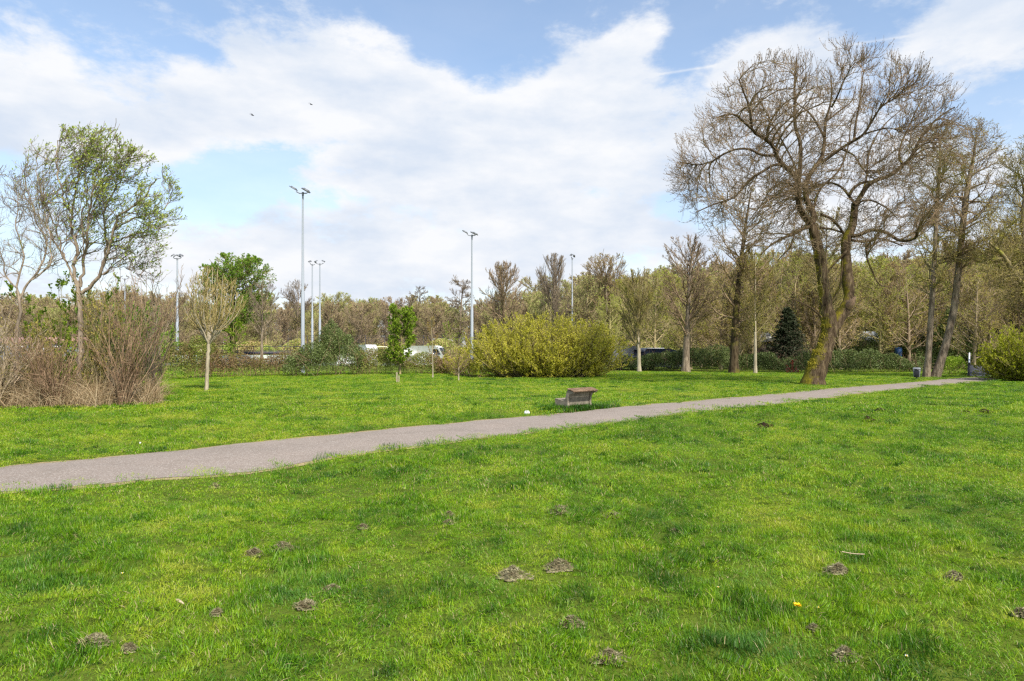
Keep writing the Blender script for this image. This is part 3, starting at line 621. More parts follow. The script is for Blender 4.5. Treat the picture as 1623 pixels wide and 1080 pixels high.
    o = treeobj('old_tree', base, 'large leaning old tree with forked mossy trunk and round bare crown beside the path', 'tree', trunk, twig, lf, (M['bark_old'], M['bark_twig'], M['leaf_brownbud']))
    link('water_shoots', mesh('water_shoots', *tubes(Pe, Re, 3), M['bark_olive'], True), o)
    # flare at the foot
    a = np.arange(7) / 7 * 2 * pi + .3; S = np.stack([np.cos(a) * .40, np.sin(a) * .38, np.full(7, .6)], -1) + [0.06, 0, 0]; E = np.stack([np.cos(a) * .66, np.sin(a) * .62, np.full(7, -.12)], -1)
    Mm = (S + E) / 2 + [0, 0, -.1]; Pf = np.stack([S, Mm, E], 1); Rf = np.tile([.10, .17, .12], (7, 1))
    link('roots', mesh('roots', *tubes(Pf, Rf, 8), M['bark_old'], True), o)
    # broken branch stub: bare pinkish wood
    q = [W(1344, 487, Y0 + .1) - base, W(1351, 478, Y0 - .2) - base, W(1356, 470, Y0 - .35) - base]
    v, f = tubes(smooth_line(q, 6)[None], np.array([[.21, .22, .20, .15, .10, .03]]), 10)
    v = v + rng.normal(0, .012, v.shape)
    props(link('broken_stub', mesh('broken_stub', v, f, M['wound'], True), o), 'pinkish broken branch stub with bare torn wood')
    v, f = tubes(smooth_line([W(1362, 388, Y0 + .4) - base, W(1360, 397, Y0 + .4) - base, W(1356, 408, Y0 + .4) - base], 6)[None], np.array([[.05, .22, .27, .25, .18, .06]]), 9)
    # moss cushions on the lit flank of the trunk (thin raised shells)
    ms = []
    for i in np.sort(rng.uniform(3, 40, 60)).astype(int):
        th = rng.normal(pi * .98, .5, 90); ring = np.stack([np.cos(th), -np.abs(np.sin(th)) * .9, rng.uniform(-.2, .2, 90)], -1)
        keep = rng.random(90) < (.55 if i < 18 else .15)
        t_ = nrm(Pt[min(i + 1, 43)] - Pt[i - 1]); rr_ = ring - (ring @ t_)[:, None] * t_; jt = rng.random((90, 1)); S = Pt[i] * (1 - jt) + Pt[min(i + 1, 43)] * jt + nrm(rr_) * Rt[i] * .99 + rng.normal(0, .02, (90, 3)); ms.append(leaves(S[keep], (nrm(rr_) * .5 + rng.normal(size=(90, 3)) * .5)[keep], .055, .5, rng))
    v, f = cat_(ms); M['moss'] = leafmat('moss', [(.2, (.16, .14, .01)), (.8, (.36, .31, .03))], .1)
    link('moss', mesh('moss', v, f, M['moss'], rnd=rng.random(len(f))), o)
big_tree()

def limb_tree(name, label, base_px, limbs_px, env_px, seed, mats, q1=3.2, l1=(.5, 1.6), l2=(.3, .8), l3=(.12, .35), n2=6, n3=4, wig=.3, tv=(.7, 0, .6), r=(.013, .009, .005), leaf=None, depth=2.0, cat='tree', zscale=None):
    rng = np.random.default_rng(seed); base = G3(*base_px); Y0 = base[1]; s = Y0 / F
    zx, zy, zs = zscale or (0, 0, 1); limbs = []
    for j, (pts, w0, w1) in enumerate(limbs_px):
        d1 = rng.uniform(-depth, depth) if j else 0; n = len(pts)
        w = [W(zx + a / zs, zy + b / zs, Y0 + d1 * (i / (n - 1)) ** 1.3) - base for i, (a, b) in enumerate(pts)]
        Mn = max(14, 3 * n); P = smooth_line(w, Mn); P[2:-1] += rng.normal(0, .035, (Mn - 3, 3)) * (wig * 3); t = np.linspace(0, 1, Mn); limbs.append((P, (w0 * (1 - t) + w1 * t) * s * .42))
    trunk = [(p[None], q[None], 8) for p, q in limbs]
    env = (W(env_px[0], env_px[1], Y0) - base, np.array([env_px[2] * s, env_px[2] * s * .85, env_px[3] * s]))
    P1s, R1s = [], []
    for p, q in limbs[(1 if len(limbs) > 3 else 0):]:
        ln = np.linalg.norm(np.diff(p, axis=0), axis=1).sum()
        S, D, L, rr = spawn(p[None], q[None], max(4, int(ln * q1)), .15, 1, 40, 14, l1, .6, rng, env)
        P_, R_ = grow(S, D, L, np.clip(rr, r[0], r[0] * 2.4), np.full(len(S), r[1]), 11, wig, (.3, .9), rng, tv); P1s.append(P_); R1s.append(R_)
    P1, R1 = np.concatenate(P1s), np.concatenate(R1s)
    S, D, L, rr = spawn(P1, R1, n2, .1, 1, 40, 14, l2, .7, rng, env)
    P2, R2 = grow(S, D, L, np.full(len(S), r[1]), np.full(len(S), r[2]), 7, wig * 1.1, (.3, .9), rng, tv)
    S, D, L, rr = spawn(P2, R2, n3, .1, 1, 40, 14, l3, .8, rng, env)
    P3, R3 = grow(S, D, L, np.full(len(S), r[2]), np.full(len(S), r[2] * .6), 4, wig, (.3, .5), rng, tv)
    lf = [tip_leaves(P3, leaf[0], leaf[1], leaf[2], rng, .1, .6)] if leaf else []
    if leaf and len(leaf) > 3:      # denser foliage on one side / height
        lf = [tip_leaves(P3[leaf[3](P3[:, 0], base)], leaf[0], leaf[1], leaf[2], rng, .1, .6)]
    print(name, len(P1), len(P2), len(P3))
    return treeobj(name, base, label, cat, trunk, [(P1, R1, 4), (P2, R2, 3), (P3, R3, 3)], lf, mats)
Z1 = (30, 190, 4)
limb_tree('curly_willow', 'tall curly willow with wavy stems and green windblown crown at left', (125, 641),
    [([(380, 1804), (385, 1640), (392, 1400), (385, 1200), (378, 1080), (370, 1020)], 12, 8),
     ([(370, 1060), (350, 960), (360, 880), (370, 800), (335, 720), (325, 640), (335, 600), (290, 520), (265, 420), (245, 330), (250, 220), (245, 130)], 7, 1.4),
     ([(335, 600), (350, 520), (360, 430), (390, 330), (420, 250), (440, 150), (490, 100)], 3.5, 1.2),
     ([(390, 1060), (400, 1000), (420, 880), (440, 760), (440, 650), (460, 550), (470, 430), (500, 330), (540, 230), (560, 150)], 6, 1.3),
     ([(400, 1100), (500, 1000), (540, 900), (580, 800), (600, 700), (620, 620), (680, 580), (760, 530), (800, 480), (850, 400), (900, 370)], 7, 1.2),
     ([(545, 890), (550, 850), (550, 750), (540, 650), (555, 540), (600, 450), (660, 370), (700, 270), (760, 230)], 4.5, 1.2),
     ([(590, 780), (680, 750), (760, 720), (840, 690), (920, 680), (1010, 665)], 3.2, 1),
     ([(360, 1040), (330, 980), (290, 880), (240, 800), (200, 720), (150, 640), (100, 590), (60, 530), (30, 450), (30, 380)], 4.5, 1.1),
     ([(300, 900), (280, 860), (240, 720), (210, 620), (160, 520), (130, 420), (110, 340), (120, 280)], 3.5, 1),
     ([(605, 690), (700, 640), (780, 610), (850, 600), (930, 560), (980, 440)], 3.2, 1),
     ([(430, 800), (400, 700), (400, 600), (430, 480), (420, 380), (400, 300), (330, 150)], 3.5, 1),
     ([(470, 550), (520, 450), (560, 380), (640, 300), (640, 190), (600, 110)], 3, 1),
     ([(560, 820), (620, 800), (680, 830), (730, 850), (700, 950)], 2.5, 1),
     ([(490, 1010), (560, 960), (640, 930), (720, 960)], 2.5, 1)],
    (146, 345, 140, 146), 21, (M['bark_curly'], M['bark_curly'], M['leaf_willow']), q1=3.6, l1=(.5, 1.6), l2=(.3, .9), l3=(.15, .4), n2=7, n3=5, wig=.26, tv=(.85, 0, .75), leaf=(3, (.06, .13), .2, lambda S, b: np.random.default_rng(2).random(len(S)) < np.clip(.24 + .2 * (S[:, 0]) + .14 * (S[:, 2] - 6), .06, .85)), zscale=Z1, r=(.012, .008, .005))
Z2 = (0, 180, 2.16)
limb_tree('crooked_sapling', 'thin crooked grey tree with bare wavy branches at the left edge', (21, 645),
    [([(45, 1004), (50, 900), (60, 760), (68, 680), (65, 630)], 8, 5),
     ([(65, 640), (60, 560), (80, 480), (55, 380), (60, 300), (50, 260)], 4, 1),
     ([(65, 640), (100, 580), (130, 540), (160, 460), (130, 380), (110, 300), (80, 220), (90, 170)], 4.5, 1),
     ([(60, 600), (20, 560), (5, 480), (-20, 420), (-30, 330)], 3, 1),
     ([(110, 570), (170, 520), (175, 430), (150, 330), (140, 240)], 3, 1),
     ([(52, 860), (30, 780), (10, 700), (0, 620)], 2.5, 1), ([(50, 900), (90, 840), (120, 780), (160, 740)], 2.5, 1)],
    (30, 380, 66, 140), 22, (M['bark_curly'], M['bark_curly'], M['leaf_willow']), q1=4.0, l1=(.4, 1.3), l2=(.25, .8), l3=(.1, .35), n2=6, n3=4, wig=.28, tv=(.1, 0, 1), leaf=(1, (.03, .06), .2), zscale=Z2, r=(.011, .007, .004), depth=1.0)
# tree half outside the frame at left: only twig ends show
limb_tree('edge_tree', 'bare twig ends of a tree reaching in from outside the left edge', (-160, 660),
    [([(-160, 660), (-158, 560), (-150, 450), (-120, 360)], 14, 7), ([(-120, 360), (-70, 320), (-20, 290), (5, 262)], 4, 1), ([(-120, 380), (-80, 370), (-30, 345), (0, 330)], 4, 1), ([(-140, 420), (-140, 330), (-100, 250), (-60, 200)], 5, 1)],
    (-80, 300, 90, 120), 23, (M['bark_curly'], M['bark_curly'], M['leaf_willow']), q1=2.0, l1=(.5, 1.2), n2=5, n3=3, wig=.3, tv=(.5, 0, .5), leaf=(1, (.04, .07), .2), r=(.012, .008, .005), depth=1.0)
# young fan-crowned tree
limb_tree('fan_tree', 'young pale trunked tree with upright fan of bare mossy shoots on the lawn', (327, 620),
    [([(327, 622), (328, 600), (329, 580), (330, 560), (331, 545)], 8, 6)] +
    [([(331, 547), (331 + a * .35, 525), (331 + a * .8, 497 + abs(a) * .1), (331 + a, 545 - h)], 3, .9) for a, h in ((-40, 60), (-33, 85), (-26, 100), (-18, 112), (-10, 118), (-2, 124), (6, 122), (14, 118), (22, 108), (30, 100), (38, 92), (46, 80), (54, 75), (-14, 100), (10, 105), (28, 80), (-28, 70), (2, 100))],
    (342, 487, 54, 66), 24, (M['bark_pale'], barkmat('shoot_bark', (.26, .20, .07), (.42, .34, .15)), M['leaf_bud']), q1=2.6, l1=(.5, 1.6), l2=(.2, .6), l3=(.1, .25), n2=4, n3=2, wig=.09, tv=(0, 0, 1), leaf=(2, (.025, .05), .35), r=(.015, .011, .008), depth=1.6)

def place_tree(name, label, px, d, top, half, seed, tr, mats, clear=.25, cat='tree', **k):
    """px: column of the trunk; d: distance; top: photo row of the crown's top; half: half crown width in photo pixels"""
    base = np.array([(px - CX) / F * d, d, 0.0]); base[2] = float(gz(base[0], d)); s = d / F
    Ht = H + (HY - top) * s; cb = Ht * clear; a = (Ht - cb) / 2
    t, w, l = generic_tree(seed, Ht, tr, (k.pop('cx', 0) * s, 0, cb + a), (half * s, half * s * .95, a * 1.04), clear=clear, **k)
    return treeobj(name, base, label, cat, t, w, l, mats)
bud = lambda n, a, b: (n, (a, b), .35)
BG, BT, BO = M['bark_grey'], M['bark_twig'], M['bark_olive']
LB, LN = M['leaf_bud'], M['leaf_brownbud']
# row of lawn trees right of the big bush
place_tree('upright_tree', 'dense upright broom-shaped tree with pale trunk just right of the yellow bush', 1013, GP(1013, 590)[1], 425, 46, 31, .2, (M['bark_pale'], BO, LB), clear=.2, n=(40, 12, 9), ang=(28, 22, 25), up=(.8, .6, .5), rmin=.016, l1=(4, 8), leaf=bud(2, .05, .1))
place_tree('lawn_tree', 'bare tree with straight grey trunk and two low side branches', 1087, GP(1087, 590.5)[1], 372, 60, 32, .36, (BG, BT, LN), clear=.26, n=(32, 12, 9), ang=(46, 32, 32), rmin=.016, l1=(3, 7), leaf=bud(1, .06, .1), Kt=12)
place_tree('lawn_tree', 'tall bare tree with dark rough trunk rising left of the old mossy tree', 1163, GP(1163, 591.5)[1], 285, 74, 33, .40, (M['bark_big'], BT, LB), clear=.2, n=(36, 9, 7), ang=(62, 45, 40), up=(.3, .3, .2), rmin=.016, l1=(2.5, 6), lean=(.02, 0), leaf=bud(2, .06, .11), Kt=12)
place_tree('lawn_tree', 'slim pale trunked tree standing between the dark rough trunk and the conifer', 1197, GP(1197, 592)[1], 385, 46, 34, .16, (M['bark_pale'], BO, LB), clear=.3, n=(28, 11, 8), ang=(45, 35, 35), rmin=.014, leaf=bud(2, .05, .1))
place_tree('lawn_tree', 'slim tree half hidden behind the foot of the old mossy tree', 1308, GP(1308, 590)[1], 330, 70, 35, .22, (BG, BO, LB), clear=.3, n=(34, 11, 8), rmin=.016, leaf=bud(2, .06, .11))
# pair of leaning stems near the bin
def leaning(px_pts, label, seed, envp, mat, name='leaning_tree'):
    base = G3(px_pts[0][0], px_pts[0][1]); Y0 = base[1]; s = Y0 / F; rng = np.random.default_rng(seed)
    P = smooth_line([np.r_[W(a, b, Y0) - base, w * s * .5] for a, b, w in px_pts], 30); P0, R0 = P[None, :, :3], P[None, :, 3]
    env = (W(envp[0], envp[1], Y0) - base, np.array([envp[2] * s, envp[2] * s, envp[3] * s]))
    S, D, L, r = spawn(P0, R0, 54, .22, 1, 62, 12, (1.5, 4.0), .4, rng, env); P1, R1 = grow(S, D, L, np.clip(r, .025, .09), np.full(len(S), .014), 9, .14, (-.1, .6), rng)
    S, D, L, r = spawn(P1, R1, 11, .1, 1, 45, 14, (.5, 1.7), .6, rng, env, .1); P2, R2 = grow(S, D, L, np.clip(r, .013, .03), np.full(len(S), .01), 6, .2, (0, .4), rng)
    S, D, L, r = spawn(P2, R2, 8, .1, 1, 45, 14, (.25, .8), .7, rng, env, .1); P3, R3 = grow(S, D, L, np.full(len(S), .01), np.full(len(S), .005), 4, .2, (0, .3), rng)
    return treeobj(name, base, label, 'tree', [(P0, R0, 12)], [(P1, R1, 5), (P2, R2, 4), (P3, R3, 3)], [tip_leaves(P3, 2, (.06, .11), .33, rng)], mat)
leaning([(1468, 599, 13), (1471, 570, 9.5), (1474, 530, 8.5), (1477, 480, 8), (1480, 430, 7), (1483, 370, 6), (1486, 310, 6), (1490, 250, 3), (1488, 205, 1)], 'left and straighter of the two grey trunks behind the litter bin', 41, (1486, 330, 75, 135), (BG, BO, LB))
leaning([(1482, 599, 16), (1492, 570, 12), (1502, 535, 11), (1512, 490, 10.5), (1516, 455, 10), (1521, 410, 9), (1527, 350, 9), (1535, 290, 7), (1545, 240, 3), (1548, 200, 1)], 'right hand trunk behind the litter bin, leaning right and much taller', 42, (1538, 310, 68, 122), (BG, BT, LB))
leaning([(1680, 602, 22), (1668, 540, 18), (1650, 480, 14), (1612, 440, 8), (1590, 405, 6), (1568, 385, 3)], 'crooked mossy tree leaning in from the right edge above the bright bush', 43, (1630, 380, 80, 120), (BO, BO, LB))
leaning([(1640, 600, 14), (1636, 520, 12), (1628, 440, 10), (1622, 360, 7), (1625, 290, 4), (1630, 225, 1)], 'tall slender tree cut off by the right edge behind the bright bush', 44, (1625, 330, 56, 115), (BG, BO, LB))
# distinct trees seen over the hedge
place_tree('bare_tree', 'bare round-crowned tree behind the middle of the yellow bush', 798, 92, 415, 50, 51, .34, (M['bark_big'], BT, LN), clear=.3, n=(34, 13, 10), ang=(45, 36, 35), rmin=.022, l1=(3, 6.5), up=(.5, .4, .3))
place_tree('bare_tree', 'upright bare tree with fine pale twigs left of the far right floodlight', 877, 112, 403, 40, 52, .3, (BG, BG, LN), clear=.2, n=(36, 13, 10), ang=(32, 28, 28), rmin=.022, l1=(4, 8), up=(.7, .6, .5))
place_tree('bare_tree', 'small bare tree with open grey crown right of the green hawthorn', 415, 78, 440, 30, 53, .2, (BG, BG, LN), clear=.3, n=(24, 10, 7), ang=(45, 38, 35), rmin=.016)
place_tree('bare_tree', 'bare tree whose brown crown rises highest right of the far right floodlight', 962, 105, 402, 58, 54, .36, (BG, BT, LB), clear=.2, n=(38, 13, 10), rmin=.024, l1=(3.5, 7), leaf=bud(1, .1, .18))
place_tree('bare_tree', 'far bare tree with twin fanned crown behind the tallest floodlight', 470, 150, 444, 32, 55, .35, (BG, BG, LN), clear=.3, n=(30, 12, 9), rmin=.026, l1=(4, 8))
place_tree('bare_tree', 'narrow bare tree beside the floodlight left of the yellow bush', 728, 130, 432, 26, 56, .35, (BG, BG, LN), clear=.3, n=(40, 11, 8), rmin=.026, l1=(2, 4), ang=(70, 45, 35), up=(.1, .2, .2))
place_tree('bare_tree', 'spindly bare tree crown in the middle of the far skyline', 662, 150, 446, 22, 57, .35, (BG, BG, LN), clear=.35, n=(34, 10, 8), rmin=.028, l1=(2, 4), ang=(75, 45, 35), up=(.1, .2, .2))
# green hawthorn with ivy foot
place_tree('hawthorn_tree', 'broad green-leaved tree behind the young fan-crowned tree', 369, 80, 402, 68, 61, .42, (M['bark_big'], BO, M['leaf_haw']), clear=.3, n=(56, 12, 9), ang=(62, 50, 45), up=(.15, .2, .1), rmin=.02, l1=(3, 7), leaf=(8, (.08, .17), .36), cx=6)
place_tree('ivy_shrub', 'bright lime shrub growing round the foot of the green tree', 372, 77, 505, 22, 62, .12, (BO, BO, M['leaf_bright']), clear=.12, n=(16, 7, 5), rmin=.015, leaf=(6, (.1, .18), .4), cat='shrub')
place_tree('young_green_tree', 'slim fresh green tree rising out of the hedge in the middle', 634, 56, 478, 31, 63, .10, (BO, BO, M['leaf_bright']), clear=.14, n=(44, 9, 7), ang=(55, 40, 40), up=(.4, .2, .1), rmin=.011, l1=(1.2, 2.6), leaf=(6, (.08, .15), .36))
place_tree('orange_sapling', 'thin orange-budded sapling with pale stem at the right end of the hedge', 686, 50, 500, 14, 64, .05, (M['bark_pale'], BO, M['leaf_orange']), clear=.3, n=(16, 6, 4), ang=(35, 30, 30), rmin=.008, l1=(.5, 1.5), leaf=(2, (.04, .09), .35))
place_tree('green_sapling', 'loose pale green shrub left of the middle floodlight', 715, 62, 503, 22, 65, .07, (BO, BO, M['leaf_bright']), clear=.1, n=(18, 6, 4), rmin=.01, l1=(1, 2.4), leaf=(2, (.06, .12), .35), cat='shrub')
place_tree('bare_sapling', 'slim stem with sparse yellow twigs at the left end of the big bush', 727, GP(727, 604)[1], 552, 22, 66, .05, (M['bark_pale'], BT, M['leaf_yellow']), clear=.12, n=(26, 6, 4), rmin=.009, l1=(.6, 1.6), leaf=(2, (.04, .08), .35), cat='shrub')
# conifer
def conifer():
    rng = np.random.default_rng(71); d = 72; s = d / F; base = np.array([(1248 - CX) / F * d, d, 0]); Ht = H + (HY - 486) * s
    n = 420; z = rng.uniform(.03, .98, n) ** 1.05 * Ht; a = rng.random(n) * 2 * pi; S = np.stack([0 * z, 0 * z, z], -1); D = np.stack([np.cos(a), np.sin(a), np.full(n, .05)], -1)
    L = (1 - z / Ht) * 44 * s * rng.uniform(.65, 1.1, n) + .25
    P1, R1 = grow(S, D, L, np.full(n, .03), np.full(n, .01), 7, .06, (-.5, .4), rng)
    S, D, L2, r = spawn(P1, R1, 9, .15, 1, 50, 8, (-.35, -.2), .6, rng); P2, R2 = grow(S, D, L2, np.full(len(S), .012), np.full(len(S), .006), 4, .06, (-.5, 0), rng)
    lf = tip_leaves(P2, 12, (.08, .2), .22, rng, 0, .7, -.1)
    t = np.array([[[0, 0, -.1], [0, 0, Ht * .5], [0, 0, Ht]]]); treeobj('conifer', base, 'dark blue-green conifer behind the bramble bank', 'tree', [(t, np.array([[.2, .12, .02]]), 8)], [(P1, R1, 4), (P2, R2, 3)], [lf], (M['bark_big'], BG, M['leaf_conifer']))
conifer()

# ------------------------------------------------------------------ bushes
def bush(name, label, cxy, rx, ry, h, seed, mats, ns=260, n2=9, n3=6, leaf=(5, (.04, .08), .35), r=(.014, .009, .006), up=(.2, .5), base_f=.5, cat='bush', wig=.1, spread=1.0, lumps=.22):
    rng = np.random.default_rng(seed); c = np.array([cxy[0], cxy[1], float(gz(*cxy))])
    a = rng.random(ns) * 2 * pi; q = np.sqrt(rng.random(ns)); S = np.stack([np.cos(a) * q * rx * base_f, np.sin(a) * q * ry * base_f, np.full(ns, -.05)], -1)
    D = np.stack([np.cos(a) * q * spread, np.sin(a) * q * spread * .8, rng.uniform(.35, 1.1, ns)], -1) + rng.normal(0, .15, (ns, 3)); D[:, 2] = np.abs(D[:, 2]); D = nrm(D)
    env = (np.array([0, 0, h * .12]), np.array([rx, ry, h * .88])); L = ell_dist(S, D, *env) * rng.uniform(.58, 1.06, ns) * (1 + (fbm(a * 2, q * 3, 1.3, seed, 3) - .5) * lumps * 4)
    P1, R1 = grow(S, D, L, np.full(ns, r[0] * 1.6), np.full(ns, r[0] * .7), 9, wig, up, rng)
    S, D, L, q_ = spawn(P1, R1, n2, .12, 1, 38, 14, (-.4, -.2), .6, rng, env); P2, R2 = grow(S, D, L, np.full(len(S), r[1]), np.full(len(S), r[2]), 6, wig * 1.4, up, rng)
    S, D, L, q_ = spawn(P2, R2, n3, .1, 1, 40, 16, (-.5, -.25), .6, rng); P3, R3 = grow(S, D, L, np.full(len(S), r[2]), np.full(len(S), r[2] * .6), 4, wig * 1.6, up, rng)
    for P in (P1, P2, P3): P[..., 2] = np.maximum(P[..., 2], .03)
    lf = [tip_leaves(P3, leaf[0], leaf[1], leaf[2], rng, .1)] if leaf else []
    o = empty(name, c, label, cat); v, f = tubes(P1, R1, 4); link('stems', mesh('stems', v, f, mats[0], True), o)
    v, f = cat_([tubes(P2, R2, 3), tubes(P3, R3, 3)]); link('twigs', mesh('twigs', v, f, mats[0], True), o)
    if lf: v, f = cat_(lf); link('leaves', mesh('leaves', v, f, mats[1], rnd=rng.random(len(f))), o)
    print(name, len(P3)); return o
gp = GP(866, 601); bush('yellow_bush', 'wide rounded yellow-green bush in full leaf bud behind the bench', (gp[0], gp[1] + 3.4), 7.3, 3.8, 4.9, 81, (M['bark_olive'], M['leaf_yellow']), ns=620, n2=9, n3=8, leaf=(7, (.045, .09), .4))
bush('bright_bush', 'bright lime-yellow twiggy bush at the right edge beside the path', ((1645 - CX) / F * 44.6, 44.6), 3.9, 2.9, 4.4, 82, (M['bark_olive'], M['leaf_right']), ns=380, n2=9, n3=7, leaf=(6, (.05, .10), .32), base_f=.35, spread=1.4)
gp = G3(1212, 588); bush('red_shrub', 'small red-leaved shrub poking out of the bramble bank', (gp[0], 61), .8, .6, 1.35, 83, (M['bark_twig'], M['leaf_red']), ns=30, n2=5, n3=4, leaf=(4, (.06, .12), .4))

# ------------------------------------------------------------------ hedges / bramble banks (each a thing)
def bank(name, label, pts, depth, seed, mats, dens=260, leaf=(.055, .12), stems=8, cat='hedge', low=0):
    """pts: (photo x, photo row of foot, photo row of top) along the front edge"""
    rng = np.random.default_rng(seed); P = []
    for x, yb, yt in pts:
        g = GP(x, yb); P.append([g[0], g[1], H + (HY - yt) * g[1] / F])
    P = np.array(P); seg = np.r_[0, np.cumsum(np.hypot(*np.diff(P[:, :2], axis=0).T))]; L = seg[-1]
    n = int(L * depth * dens * 4.2); u = rng.random(n) * L; v = rng.random(n); X_ = np.interp(u, seg, P[:, 0]); Y_ = np.interp(u, seg, P[:, 1]); Hh = np.interp(u, seg, P[:, 2])
    lump = .35 + 1.3 * fbm(u, v * depth, .55, seed, 4); Hh = Hh * lump; D = depth * (.75 + .5 * fbm(u, u * 0, .5, seed + 3, 2)); Hh = Hh * (.72 + .62 * fbm(u, u * 0 + 3.3, .22, seed + 6, 3))
    prof = np.sin(np.clip(v, 0, 1) * pi) ** .38; top = Hh * prof; surf = rng.random(n) ** .35; z = top * surf
    o0 = P[0, :2].copy(); front = (fbm(u, z, .9, seed + 9, 3) - .5) * .8
    pos = np.stack([X_ - o0[0], Y_ - o0[1] + v * D + front, z + .02], -1)
    k = (surf > .45) | (v < .25); pos = pos[k]; m_ = len(pos)
    d = rng.normal(size=(m_, 3)) + np.array([0, -.5, .6]); o = empty(name, (o0[0], o0[1], float(gz(*o0))), label, cat)
    vv, ff = leaves(pos, d, rng.uniform(*leaf, m_), .42, rng); rn = rng.random(len(ff)); link('leaves', mesh('leaves', vv, ff, mats[1], rnd=rn), o)
    q = int(L * stems); u = rng.random(q) * L; S = np.stack([np.interp(u, seg, P[:, 0]) - o0[0], np.interp(u, seg, P[:, 1]) - o0[1] + rng.random(q) * depth * .8, np.zeros(q)], -1); hh = np.interp(u, seg, P[:, 2])
    D_ = rng.normal(0, .4, (q, 3)); D_[:, 2] = 1; P1, R1 = grow(S, D_, hh * rng.uniform(.8, 1.5, q), np.full(q, .014), np.full(q, .006), 9, .14, (.4, -.9), rng)
    S, D_, L_, r_ = spawn(P1, R1, 5, .3, 1, 45, 15, (-.35, -.15), .7, rng); P2, R2 = grow(S, D_, L_, np.full(len(S), .007), np.full(len(S), .004), 5, .15, (.3, .3), rng)
    v1, f1 = cat_([tubes(P1, R1, 4), tubes(P2, R2, 3)]); link('stems', mesh('stems', v1, f1, mats[0], True), o)
    return o
BR = (M['bark_red'], M['leaf_bramble']); HG = (M['bark_red'], M['leaf_hedge'])
bank('mixed_hedge', 'mixed olive and russet hedge from the left thicket to the young fan-crowned tree', [(150, 606, 538), (235, 603, 536), (290, 602, 540), (335, 599, 550)], 2.2, 101, HG)
bank('mixed_hedge', 'low russet twiggy hedge in front of the sports pitch boards', [(335, 599, 562), (380, 598, 562), (430, 597, 560), (470, 596, 558)], 1.8, 102, (M['bark_red'], M['leaf_hedge']), dens=170, stems=14)
bank('bramble_mound', 'dark green bramble mound below the tallest floodlight', [(448, 597, 562), (475, 597, 545), (500, 597, 532), (520, 596, 530), (545, 595, 540), (572, 595, 560)], 3.4, 103, BR, dens=330)
bank('mixed_hedge', 'russet and green hedge on both sides of the slim fresh green tree', [(560, 595, 556), (600, 594, 555), (640, 593, 556), (680, 593, 562), (712, 594, 572)], 1.8, 104, HG, stems=10)
bank('low_shrub', 'low yellowish shrubs between the orange sapling and the yellow bush', [(692, 592, 566), (725, 596, 560), (760, 600, 558)], 1.6, 105, (M['bark_red'], M['leaf_yellow']), dens=120, stems=12)
bank('bramble_bank', 'dark green bramble bank from the yellow bush to the dark rough trunk', [(975, 587, 560), (1010, 588, 558), (1050, 588, 556), (1100, 589, 560), (1160, 589.5, 558)], 3.0, 106, BR, dens=300)
bank('bramble_bank', 'dark green bramble bank from the dark rough trunk to the old mossy tree', [(1160, 589.5, 560), (1200, 590, 562), (1250, 590, 563), (1290, 590.5, 562)], 3.0, 107, BR, dens=300)
bank('bramble_bank', 'dark green bramble bank between the old mossy tree and the litter bin', [(1290, 590.5, 560), (1340, 591, 562), (1400, 591, 563), (1450, 591, 566), (1475, 590, 566)], 2.6, 108, BR, dens=320)
bank('bramble_mound', 'taller second tier of brambles rising behind the bank near the litter bin', [(1300, 584, 545), (1340, 584, 536), (1385, 584, 534), (1420, 584, 548), (1465, 584, 545)], 3.4, 109, BR, dens=260)
bank('evergreen_shrub', 'glossy evergreen shrubs behind the leaning trunks and the footbridge', [(1440, 585, 545), (1490, 585, 528), (1530, 585, 522), (1580, 585, 520), (1660, 585, 520)], 4, 110, BR, dens=260, leaf=(.1, .2), cat='shrub')
bank('low_shrub', 'low green plants between the leaning trunks and the footbridge', [(1500, 594, 572), (1520, 594, 562), (1534, 593.5, 570)], 1.2, 111, (M['bark_olive'], M['leaf_bright']), dens=220, cat='shrub')

# ------------------------------------------------------------------ left thicket
gx = lambda x, y: GP(x, y)
def stemclump(name, label, px, py, top, spread, seed, n, mats, leaf=None, lean=(.15, 0), r=.020, cat='shrub', n2=6, n3=4, wig=.11):
    base = G3(px, py); s = base[1] / F; Ht = H + (HY - top) * s; rng = np.random.default_rng(seed)
    a = rng.random(n) * 2 * pi; S = np.stack([np.cos(a) * .22 * rng.random(n), np.sin(a) * .22 * rng.random(n), np.full(n, -.05)], -1)
    D = np.stack([np.cos(a) * spread * rng.random(n) + lean[0], np.sin(a) * spread * rng.random(n) + lean[1], np.ones(n)], -1)
    P1, R1 = grow(S, D, Ht * rng.uniform(.55, 1.03, n), r * rng.uniform(.6, 1.3, n), np.full(n, .006), 13, wig, (.1, .4), rng)
    S, D, L, q = spawn(P1, R1, n2, .12, 1, 36, 14, (.3, 1.1), .6, rng); P2, R2 = grow(S, D, L, np.full(len(S), .009), np.full(len(S), .005), 6, wig * 1.6, (.2, .6), rng)
    S, D, L, q = spawn(P2, R2, n3, .1, 1, 38, 12, (.12, .4), .6, rng); P3, R3 = grow(S, D, L, np.full(len(S), .0055), np.full(len(S), .0035), 4, .2, (.2, .6), rng)
    o = empty(name, base, label, cat); link('stems', mesh('stems', *tubes(P1, R1, 6), mats[0], True), o); v, f = cat_([tubes(P2, R2, 3), tubes(P3, R3, 3)]); link('twigs', mesh('twigs', v, f, mats[0], True), o)
    if leaf: v, f = tip_leaves(P3, leaf[0], leaf[1], .35, rng); link('leaves', mesh('leaves', v, f, mats[1], rnd=rng.random(len(f))), o)
RD = (M['bark_red'], M['leaf_bud'])
stemclump('stem_clump', 'many-stemmed reddish brown bush at the right end of the left thicket', 196, 643, 410, .26, 120, 34, RD, leaf=(1, (.03, .05)), lean=(.14, 0))
